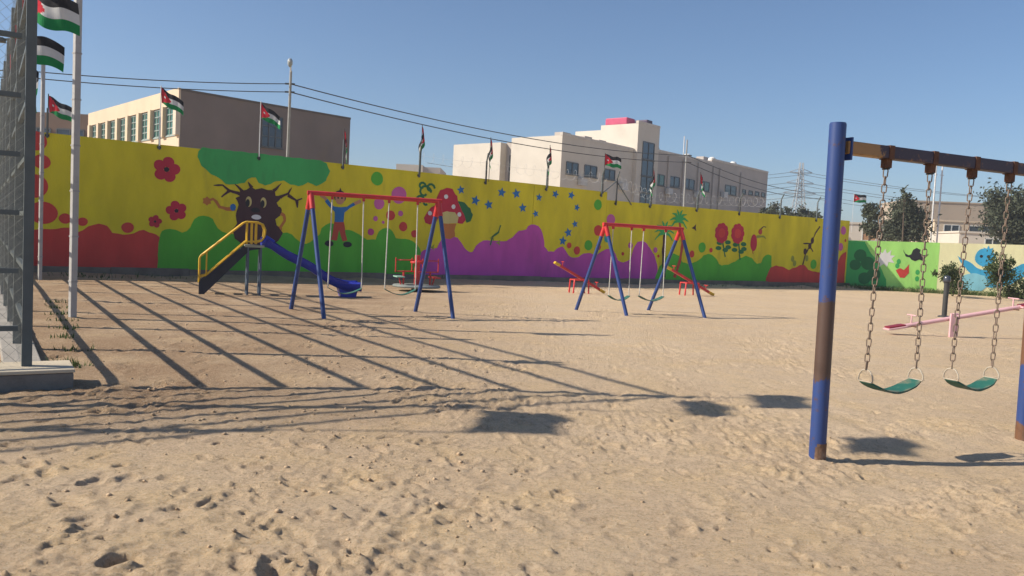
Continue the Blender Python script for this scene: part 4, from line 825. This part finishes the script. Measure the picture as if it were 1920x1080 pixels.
for u0, u1, z0, z1 in ((13.6, 15.35, 6.95, 7.87), (16.24, 18.1, 7.0, 7.9), (18.95, 20.95, 7.05, 7.92), (21.95, 24.0, 7.1, 7.97)): window(cb, C0 + cy * .05, cx, nR, u0, u1, z0, z1, GL_G if u0 in (13.6, 21.95) else GL_B, DFRAME, 2, 1, ft=.07)
for u0, u1, z0, z1 in ((27.85, 30.4, 7.2, 8.08), (31.87, 32.7, 7.5, 7.92), (33.45, 34.4, 7.53, 7.94), (35.06, 36.05, 7.56, 7.96), (36.72, 37.6, 7.57, 7.97)): window(cb, C0 + cy * .25, cx, nR, u0, u1, z0, z1, GL_D, DFRAME, 2 if u0 < 28 else 1, 1, ft=.07)
for z0, z1 in ((4.6, 6.0), (6.1, 7.4), (7.5, 8.8), (8.9, 10.3)): window(cb, C0 - cy * .35, cx, nR, 10.8, 12.65, z0, z1, GL_B, DFRAME, 2, 1, ft=.07)
for u in (15.75, 18.5, 21.4, 24.5, 26.3, 31.1): MB().frame_box(C0 + cx * u + nR * (.10 if u < 24.55 else -.1) + Vector((0, 0, 0)), cx * .42, -nR * .14, Vector((0, 0, 9.6))).build('pilaster', GREYST, cb)
MB().frame_box(C0 + cx * .7 + cy * 5.1 + nL * .02 + Vector((0, 0, 4)), cy * .55, nL * .03, Vector((0, 0, 4.2))).build('slot_window', GL_D, cb)
for (u, v, z, s_, c_) in ((2.0, 1.5, 9.45, .5, GREYST), (4.2, 1.0, 9.45, .45, GREYST), (6.2, 1.0, 9.45, .4, GREYST), (14.2, 1.2, 9.85, .55, DFRAME), (15.0, 1.2, 9.85, .5, DFRAME), (26, 2, 10.2, .5, GREYST), (31, 2, 10.2, .45, WHITE), (34.5, 2, 10.2, .4, WHITE)):
    MB().box(C0 + cx * u + cy * v + Vector((0, 0, z + s_ / 2)), (1.0, .8, s_), R(50)).build('roof_unit', c_, cb)
for (u, z) in ((2.6, 6.2), (8.4, 6.3), (15.9, 6.5), (21.3, 6.6), (26.9, 7.0)): MB().box(C0 + cx * u + nR * .22 + Vector((0, 0, z)), (.8, .35, .55), R(50)).build('air_conditioner', mat('unit_white', (.55, .54, .52), .6), cb)
for (u, v) in ((16.8, 2.0), (22.5, 1.8), (28.5, 2.2), (33, 2.0)): MB().lathe(C0 + cx * u + cy * v + Vector((0, 0, 9.9 if u < 24 else 10.25)), [(0, 0), (.38, 0), (.40, .1), (.40, .55), (.2, .72), (0, .74)], 12).build('roof_tank', mat('tank_white', (.70, .69, .66), .5), cb)
MB().tube([C0 + cx * 20.3 + cy * 1 + Vector((0, 0, 9.8)), C0 + cx * 20.3 + cy * 1 + Vector((0, 0, 12.0))], .05, 6).build('antenna', GALV, cb)
tk = C0 + cx * 10.9 + cy * 1.5 + Vector((0, 0, 11.7)); wt = empty('water_tank', tk, 'pink water tanks on top of the white stair tower', 'water tank')
for i_, (c_, n_) in enumerate((((.50, .07, .15), 'tank'), ((.07, .05, .09), 'tank_side'))):
    MB().box(tk + (cx * .0 + cy * .6 if i_ == 0 else cx * 1.6 - cy * .5) + Vector((0, 0, .32)), (1.3 if i_ == 0 else .9, 2.2 if i_ == 0 else 1.8, .62), R(50)).build(n_, mat('tank_paint_%d' % i_, c_, .5, .1, 2), wt, bevel=.08)
# far low block between the two
lb_ = empty('low_building', (-9, 75, 0), 'small pale building far behind, between the brown and white blocks', 'building')
MB().frame_box((-11.0, 75, -.5), (2.4, 0, 0), (0, 6, 0), (0, 0, 8.35)).build('wall', WHITE, lb_); MB().frame_box((-8.6, 75.2, -.5), (1.6, 0, 0), (0, 6, 0), (0, 0, 8.2)).build('wall', GREYST, lb_)
MB().frame_box((-14.2, 76, -.5), (3.1, 0, 0), (0, 4, 0), (0, 0, 7.9)).build('wall', GREYST, lb_)
# houses beyond the side wall
def house(loc, w, d_, h_, label, name, m_, wins, rz=0.0, gl=GL_D):
    loc = Vector(loc); r_ = empty(name, loc, label, 'house'); ex = unit(rz); ey = unit(rz + 90)
    MB().frame_box(loc - Vector((0, 0, .5)), ex * w, ey * d_, Vector((0, 0, h_ + .5))).build('wall', m_, r_)
    MB().frame_box(loc - ex * .08 - ey * .08 + Vector((0, 0, h_)), ex * (w + .16), ey * (d_ + .16), Vector((0, 0, .16))).build('roof_slab', m_, r_)
    for (u0, u1, z0, z1, g_) in wins: window(r_, loc, ex, -ey, u0, u1, z0, z1, g_, FRAME, 2, 1, ft=.08)
    return r_
ORG = mat('ochre_shutter', (.42, .24, .13), .7)
h1 = house((29.4, 75, 0), 4.3, 6, 4.45, 'white house with an ochre shuttered opening beyond the side wall', 'house', WHITE, [(2.0, 3.2, 3.0, 3.95, ORG)], -8)
h2 = house((37.6, 70, 0), 6.5, 6, 3.95, 'white house with a small window behind the small tree', 'house', WHITE, [(2.1, 3.3, 2.9, 3.55, GL_D)], -6)
h3 = house((40.5, 80, 0), 6.0, 6, 5.3, 'beige house with dark upper openings behind the white house', 'house', CREAM, [(.9, 2.3, 4.1, 5.0, GL_D), (3.2, 5.6, 4.1, 5.0, GL_D)], -5)
h4 = house((45, 96, 0), 14, 8, 8.2, 'large plain tan building far behind the houses', 'house', mat('tan_render', (.40, .33, .26), .9, .06, .4), [], -6)
MB().box((46.2, 96.5, 7.6), (1.5, 1, 1.2)).build('roof_tank', GREYST, h4)

# ------------------------------------------------------------------ poles, wires, pylon
UP = Vector((-9.2, 33, 0)); ut = empty('utility_pole', UP, 'grey street lighting and wire pole behind the painted tree crown', 'utility pole')
MB().tube([UP - Vector((0, 0, .3)), UP + Vector((.05, 0, 7.7))], .075, 12, r_end=.05).build('pole', mat('weathered_pole', (.30, .30, .29), .6, .12, 4), ut)
MB().tube([UP + Vector((.05, 0, 7.6)), UP + Vector((.06, -.1, 7.85)), UP + Vector((.12, -.5, 8.0))], .03, 8).build('arm', GALV, ut)
MB().lathe(UP + Vector((.10, -.35, 7.78)), [(0, 0), (.05, .02), (.10, .12), (.10, .26), (.05, .34), (0, .35)], 14).build('lamp_head', mat('lamp_grey', (.32, .36, .38), .4), ut)
for z in (7.2, 6.88): MB().bar(UP + Vector((-.16, 0, z)), UP + Vector((.22, 0, z)), .05, .06).build('crossarm', BLACKSTEEL, ut)
U2 = Vector((12.2, 60, 0)); u2 = empty('utility_pole', U2, 'grey wire pole standing in front of the long grey facade', 'utility pole')
MB().tube([U2 - Vector((0, 0, .3)), U2 + Vector((-.1, 0, 9.3))], .09, 10, r_end=.05).build('pole', MATS['weathered_pole'], u2)
for z in (8.2, 7.7): MB().bar(U2 + Vector((-.3, 0, z)), U2 + Vector((.3, 0, z)), .06, .06).build('crossarm', BLACKSTEEL, u2)
def wire(a, b, sag, r_, label, n=24):
    a = Vector(a); b = Vector(b); MB().tube([a.lerp(b, t / n) - Vector((0, 0, sag * 4 * (t / n) * (1 - t / n))) for t in range(n + 1)], r_, 4, cap=False).build('wire', BLACKSTEEL, None, label=label, cat='wire', group='overhead wires')
wire((-16.3, 28, 6.32), (-9.25, 33, 7.2), .10, .017, 'upper overhead wire above the brown building'); wire((-16.3, 28, 6.10), (-9.25, 33, 6.88), .10, .017, 'lower overhead wire above the brown building')
wire((-25, 22, 5.5), (-16.3, 28, 6.32), .1, .017, 'upper overhead wire behind the court fence'); wire((-25, 22, 5.3), (-16.3, 28, 6.1), .1, .017, 'lower overhead wire behind the court fence')
wire((-9.15, 33, 7.2), (12.2, 60, 8.2), .62, .022, 'upper overhead wire crossing in front of the white building'); wire((-9.15, 33, 6.88), (12.2, 60, 7.7), .62, .022, 'lower overhead wire crossing in front of the white building')
wire((12.2, 60, 8.2), (40, 105, 9.5), .9, .03, 'upper overhead wire in front of the grey facade'); wire((12.2, 60, 7.7), (40, 105, 8.8), .9, .03, 'lower overhead wire in front of the grey facade')
PY = Vector((75.0, 220, 0)); py = empty('pylon', PY, 'faint steel lattice pylon far behind the wall', 'pylon')
LAT = mat('pylon_grey', (.34, .37, .40), .6)
def hw(z): return 2.6 - 1.9 * min(1, z / 20) if z < 20 else .7 - .06 * (z - 20)
m = MB()
for sx in (-1, 1):
    for sy in (-1, 1): m.tube([PY + Vector((sx * hw(z), sy * hw(z), z)) for z in (0, 8, 15, 20, 25.7)], .13, 4)
m.build('leg_frame', LAT, py)
m = MB(); zs = [6, 8.5, 10.5, 12.5, 14.2, 15.8, 17.2, 18.5, 19.7, 21, 22.5, 24]
for a, b in zip(zs, zs[1:]):
    for sy in (-1, 1):
        m.tube([PY + Vector((-hw(a), sy * hw(a), a)), PY + Vector((hw(b), sy * hw(b), b))], .09, 3); m.tube([PY + Vector((hw(a), sy * hw(a), a)), PY + Vector((-hw(b), sy * hw(b), b))], .09, 3)
m.build('lattice', LAT, py)
for z, hl in ((17.5, 4.3), (20.2, 3.6), (23, 3.0)):
    m = MB()
    for sy in (-.6, .6): m.tube([PY + Vector((-hl, 0, z + .2)), PY + Vector((0, sy, z)), PY + Vector((hl, 0, z + .2))], .10, 3)
    m.tube([PY + Vector((-hl, 0, z + .2)), PY + Vector((0, 0, z + 1.3)), PY + Vector((hl, 0, z + .2))], .10, 3); m.build('crossarm', LAT, py)
k_ = 0
for z, hl in ((17.5, 4.3), (20.2, 3.6), (23, 3.0)):
    for sx in (-1, 1):
        a = PY + Vector((sx * hl, 0, z)); wire(a, a + Vector((150, -40, 3)), 7, .05, ['low', 'middle', 'high'][[17.5, 20.2, 23].index(z)] + (' outer' if sx > 0 else ' inner') + ' power line running right from the pylon', 20); wire(a, a + Vector((-95, -10, -3)), 3.5, .05, ['low', 'middle', 'high'][[17.5, 20.2, 23].index(z)] + (' outer' if sx > 0 else ' inner') + ' power line running left from the pylon', 20)
for i_, (x_, y_) in enumerate(((33.2, 66), (33.75, 66.1))):
    p = Vector((x_, y_, 0)); r_ = empty('antenna_mast', p, ['thin steel mast between the dark tree and the white house', 'thin steel mast, the one closer to the white house'][i_], 'mast', 'twin thin masts')
    MB().tube([p, p + Vector((0, 0, 9.0))], .06, 6).build('pole', GALV, r_); MB().tube([p + Vector((-.15, 0, 8.3)), p + Vector((.15, 0, 8.3))], .03, 5).build('crosspiece', GALV, r_)

# ------------------------------------------------------------------ trees and plants
def leaf_mat(name, c, var=.35): 
    m = mat(name, c, .75, var, 1.3, spec=.2); nt = m.node_tree; b = nt.nodes['Principled BSDF']
    tl = nt.nodes.new('ShaderNodeBsdfTranslucent'); ms = nt.nodes.new('ShaderNodeMixShader'); ms.inputs[0].default_value = .22
    nt.links.new(b.inputs['Base Color'].links[0].from_socket, tl.inputs[0]); nt.links.new(b.outputs[0], ms.inputs[1]); nt.links.new(tl.outputs[0], ms.inputs[2]); nt.links.new(ms.outputs[0], nt.nodes['Material Output'].inputs[0]); return m
LEAF = {'dark': leaf_mat('dark_foliage', (.075, .085, .055), .55), 'olive': leaf_mat('olive_foliage', (.075, .085, .05)), 'shrub': leaf_mat('shrub_foliage', (.06, .085, .03)), 'weed': leaf_mat('weed_foliage', (.07, .11, .03))}
BARK = mat('tree_bark', (.10, .075, .055), .9, .25, 8, .4, 30)
def foliage(cen, rad, n, leaf, clumps, seed, taper=0.0, clump_r=.33):
    r = np.random.default_rng(seed); cen = np.array(cen); rad = np.array(rad); V = np.zeros((n * 4, 3)); cc = []
    while len(cc) < clumps:
        q = r.normal(size=3); q /= np.linalg.norm(q); q *= r.random() ** .35 * r.uniform(.7, 1.18)
        k = 1 - taper * max(0, q[2] * .5 + .5); cc.append(cen + q * rad * np.array([k, k, 1]))
    cc = np.array(cc); ci = r.integers(0, clumps, n); cs_ = clump_r * (.6 + .8 * r.random(clumps)) * rad.mean()
    p = cc[ci] + r.normal(size=(n, 3)) * cs_[ci][:, None] * .5
    d1 = r.normal(size=(n, 3)); d1 /= np.linalg.norm(d1, axis=1)[:, None]; d2 = np.cross(d1, r.normal(size=(n, 3))); d2 /= np.linalg.norm(d2, axis=1)[:, None]
    s_ = leaf * (.6 + .8 * r.random(n))[:, None]
    V[0::4] = p - d1 * s_; V[1::4] = p - d2 * s_ * .45; V[2::4] = p + d1 * s_; V[3::4] = p + d2 * s_ * .45
    return V, cc
def tree(loc, h_, cen_z, rad, n, leaf, key, label, seed, trunk_r=.16, clumps=26, taper=0.0, cat='tree', name='tree', clump_r=.33, limbs=7, group=None):
    loc = Vector(loc); root = empty(name, loc, label, cat, group); V, cc = foliage((loc.x, loc.y, cen_z), rad, n, leaf, clumps, seed, taper, clump_r)
    m = MB(); m.tube([loc - Vector((0, 0, .2)), loc + Vector((.05, 0, cen_z * .5)), loc + Vector((-.04, .03, cen_z)), loc + Vector((.02, 0, cen_z + rad[2] * .6))], trunk_r, 7, r_end=trunk_r * .2); m.build('trunk', BARK, root)
    for i in range(limbs):
        c = Vector(cc[i]); z0 = max(loc.z + .35 * cen_z, min(c.z - .3 * rad[2], cen_z)); a = Vector((loc.x, loc.y, z0))
        MB().tube([a, a.lerp(c, .55) + Vector((0, 0, .06 * rad[2])), c], trunk_r * .4, 5, r_end=trunk_r * .08).build('limb', BARK, root)
    b = MB(); b.v = [tuple(q) for q in V]; b.f = [(i, i + 1, i + 2, i + 3) for i in range(0, len(V), 4)]; b.smooth = [False] * len(b.f)
    o0 = origin_of(root); me = bpy.data.meshes.new('crown'); me.from_pydata([(x - o0.x, y - o0.y, z - o0.z) for x, y, z in b.v], [], b.f); me.materials.append(LEAF[key]); me.update()
    o = bpy.data.objects.new('crown', me); COL.objects.link(o); o.parent = root; return root
tree((28.3, 60, 0), 6, 4.1, (1.85, 1.8, 1.75), 7500, .13, 'dark', 'dark dense evergreen tree between the white houses', 3, .2, 46, .55)
tree((27.4, 58.5, 0), 6.6, 5.6, (.55, .5, .95), 330, .10, 'dark', 'thin sparse tree rising above the dark evergreen', 4, .08, 16, .2, clump_r=.3)
tree((36.2, 60, 0), 7.6, 4.9, (2.5, 2.4, 2.5), 11000, .14, 'dark', 'large grey-green tree beside the big tan building', 5, .24, 60, .35)
tree((24.0, 56, 0), 5.2, 4.0, (.75, .8, 1.1), 1700, .12, 'dark', 'slim dark tree at the end of the mural wall', 6, .12, 22, .3)
tree((29.9, 66, 0), 5, 3.6, (.9, .9, 1.0), 1500, .13, 'dark', 'low dark bushy tree behind the twin masts', 7, .12, 16)
for i, (x_, y_, w_, z_) in enumerate(((22.4, 72, 1.5, 4.6), (26.2, 74, 1.3, 4.7), (24.4, 73, 1.0, 4.5))):
    tree((x_, y_, 0), z_ + 1, z_, (w_, 1.2, 1.0), 1400, .15, 'dark', ['low dark tree top showing over the wall below the pylon', 'rounded dark tree top behind the mural wall end', 'small dark tree top between two others behind the mural wall'][i], 30 + i, .12, 16, group='tree tops beyond the wall')
tree((29.8 - 9.7, 52, 0), 5.0, 4.6, (.4, .4, .6), 160, .09, 'dark', 'spindly bare sapling rising behind the mural wall end', 41, .05, 9)
tree((17.75, 33.6, 0), 1.6, .95, (.55, .5, .36), 1500, .055, 'shrub', 'small round green tree on a short stem before the cream wall', 11, .04, 20, cat='shrub', name='small_tree', clump_r=.4)
tree((19.75, 33.4, 0), 1.9, 1.2, (.62, .55, .48), 1800, .06, 'shrub', 'taller dark shrub in front of the painted blue bird', 12, .045, 24, cat='shrub', name='shrub', clump_r=.4)
tree((18.6, 34.8, 0), .9, .4, (.55, .45, .28), 800, .055, 'shrub', 'low spreading shrub between the small tree and the wall', 13, .03, 14, cat='shrub', name='shrub', clump_r=.45)
tree((21.2, 35.2, 0), 1.2, .55, (1.1, .5, .5), 2000, .06, 'shrub', 'wide low shrub at the foot of the cream wall', 14, .03, 18, cat='shrub', name='shrub', clump_r=.45)
def weeds(name, spots, label, seed):
    r = np.random.default_rng(seed); b = MB()
    for (x, y, rad, n, h_) in spots:
        for _ in range(n):
            px_, py_ = x + r.normal() * rad, y + r.normal() * rad * .6; a = r.random() * 6.28; l = h_ * (.4 + .8 * r.random()); lean = .5 * l * r.random(); w_ = .006 + .008 * r.random(); z = ground_z(px_, py_)
            dx, dy = math.cos(a), math.sin(a); b.add([(px_ - dy * w_, py_ + dx * w_, z), (px_ + dy * w_, py_ - dx * w_, z), (px_ + dx * lean + dy * w_ * .3, py_ + dy * lean, z + l * .7), (px_ + dx * lean * 1.8, py_ + dy * lean * 1.8, z + l)], [(0, 1, 2), (0, 2, 3)])
    b.build(name, LEAF['weed'], None, label=label, cat='weeds', kind='stuff')
weeds('weeds', [(-4.35 - .55 * i * .9, 8.15 + .85 * i, .10, 26, .07) for i in range(8)] + [(-4.35, 8.1, .08, 40, .09), (-10.6, 20.6, .5, 90, .12), (-9.5, 21.9, .5, 60, .1)], 'green weeds sprouting along the court fence footing', 50)
weeds('grass', [tuple(vp(u, 0, .35 + .35 * nrg.random())[:2]) + (.35, 110, .22) for u in np.arange(.4, 12, .5)] + [tuple(wp(u, 0, .35)[:2]) + (.35, 26, .10) for u in np.arange(22, 31.5, .9)], 'scruffy green grass along the foot of the walls', 51)

# ------------------------------------------------------------------ thin dusty air over the whole place
hz = MB().frame_box((-1700, -120, -1.0), (3400, 0, 0), (0, 2000, 0), (0, 0, 28.5)).build('haze', None, None, kind='stuff')
tag(hz, 'thin pale dusty haze filling the air over the playground', 'haze')
hm = bpy.data.materials.new('dusty_air'); hm.use_nodes = True; hn = hm.node_tree
for n in list(hn.nodes): hn.nodes.remove(n)
ho = hn.nodes.new('ShaderNodeOutputMaterial'); pv = hn.nodes.new('ShaderNodeVolumePrincipled')
pv.inputs['Color'].default_value = (.86, .89, .93, 1); pv.inputs['Density'].default_value = 0.0010; pv.inputs['Anisotropy'].default_value = 0.2
hn.links.new(pv.outputs[0], ho.inputs['Volume']); hz.data.materials.append(hm)
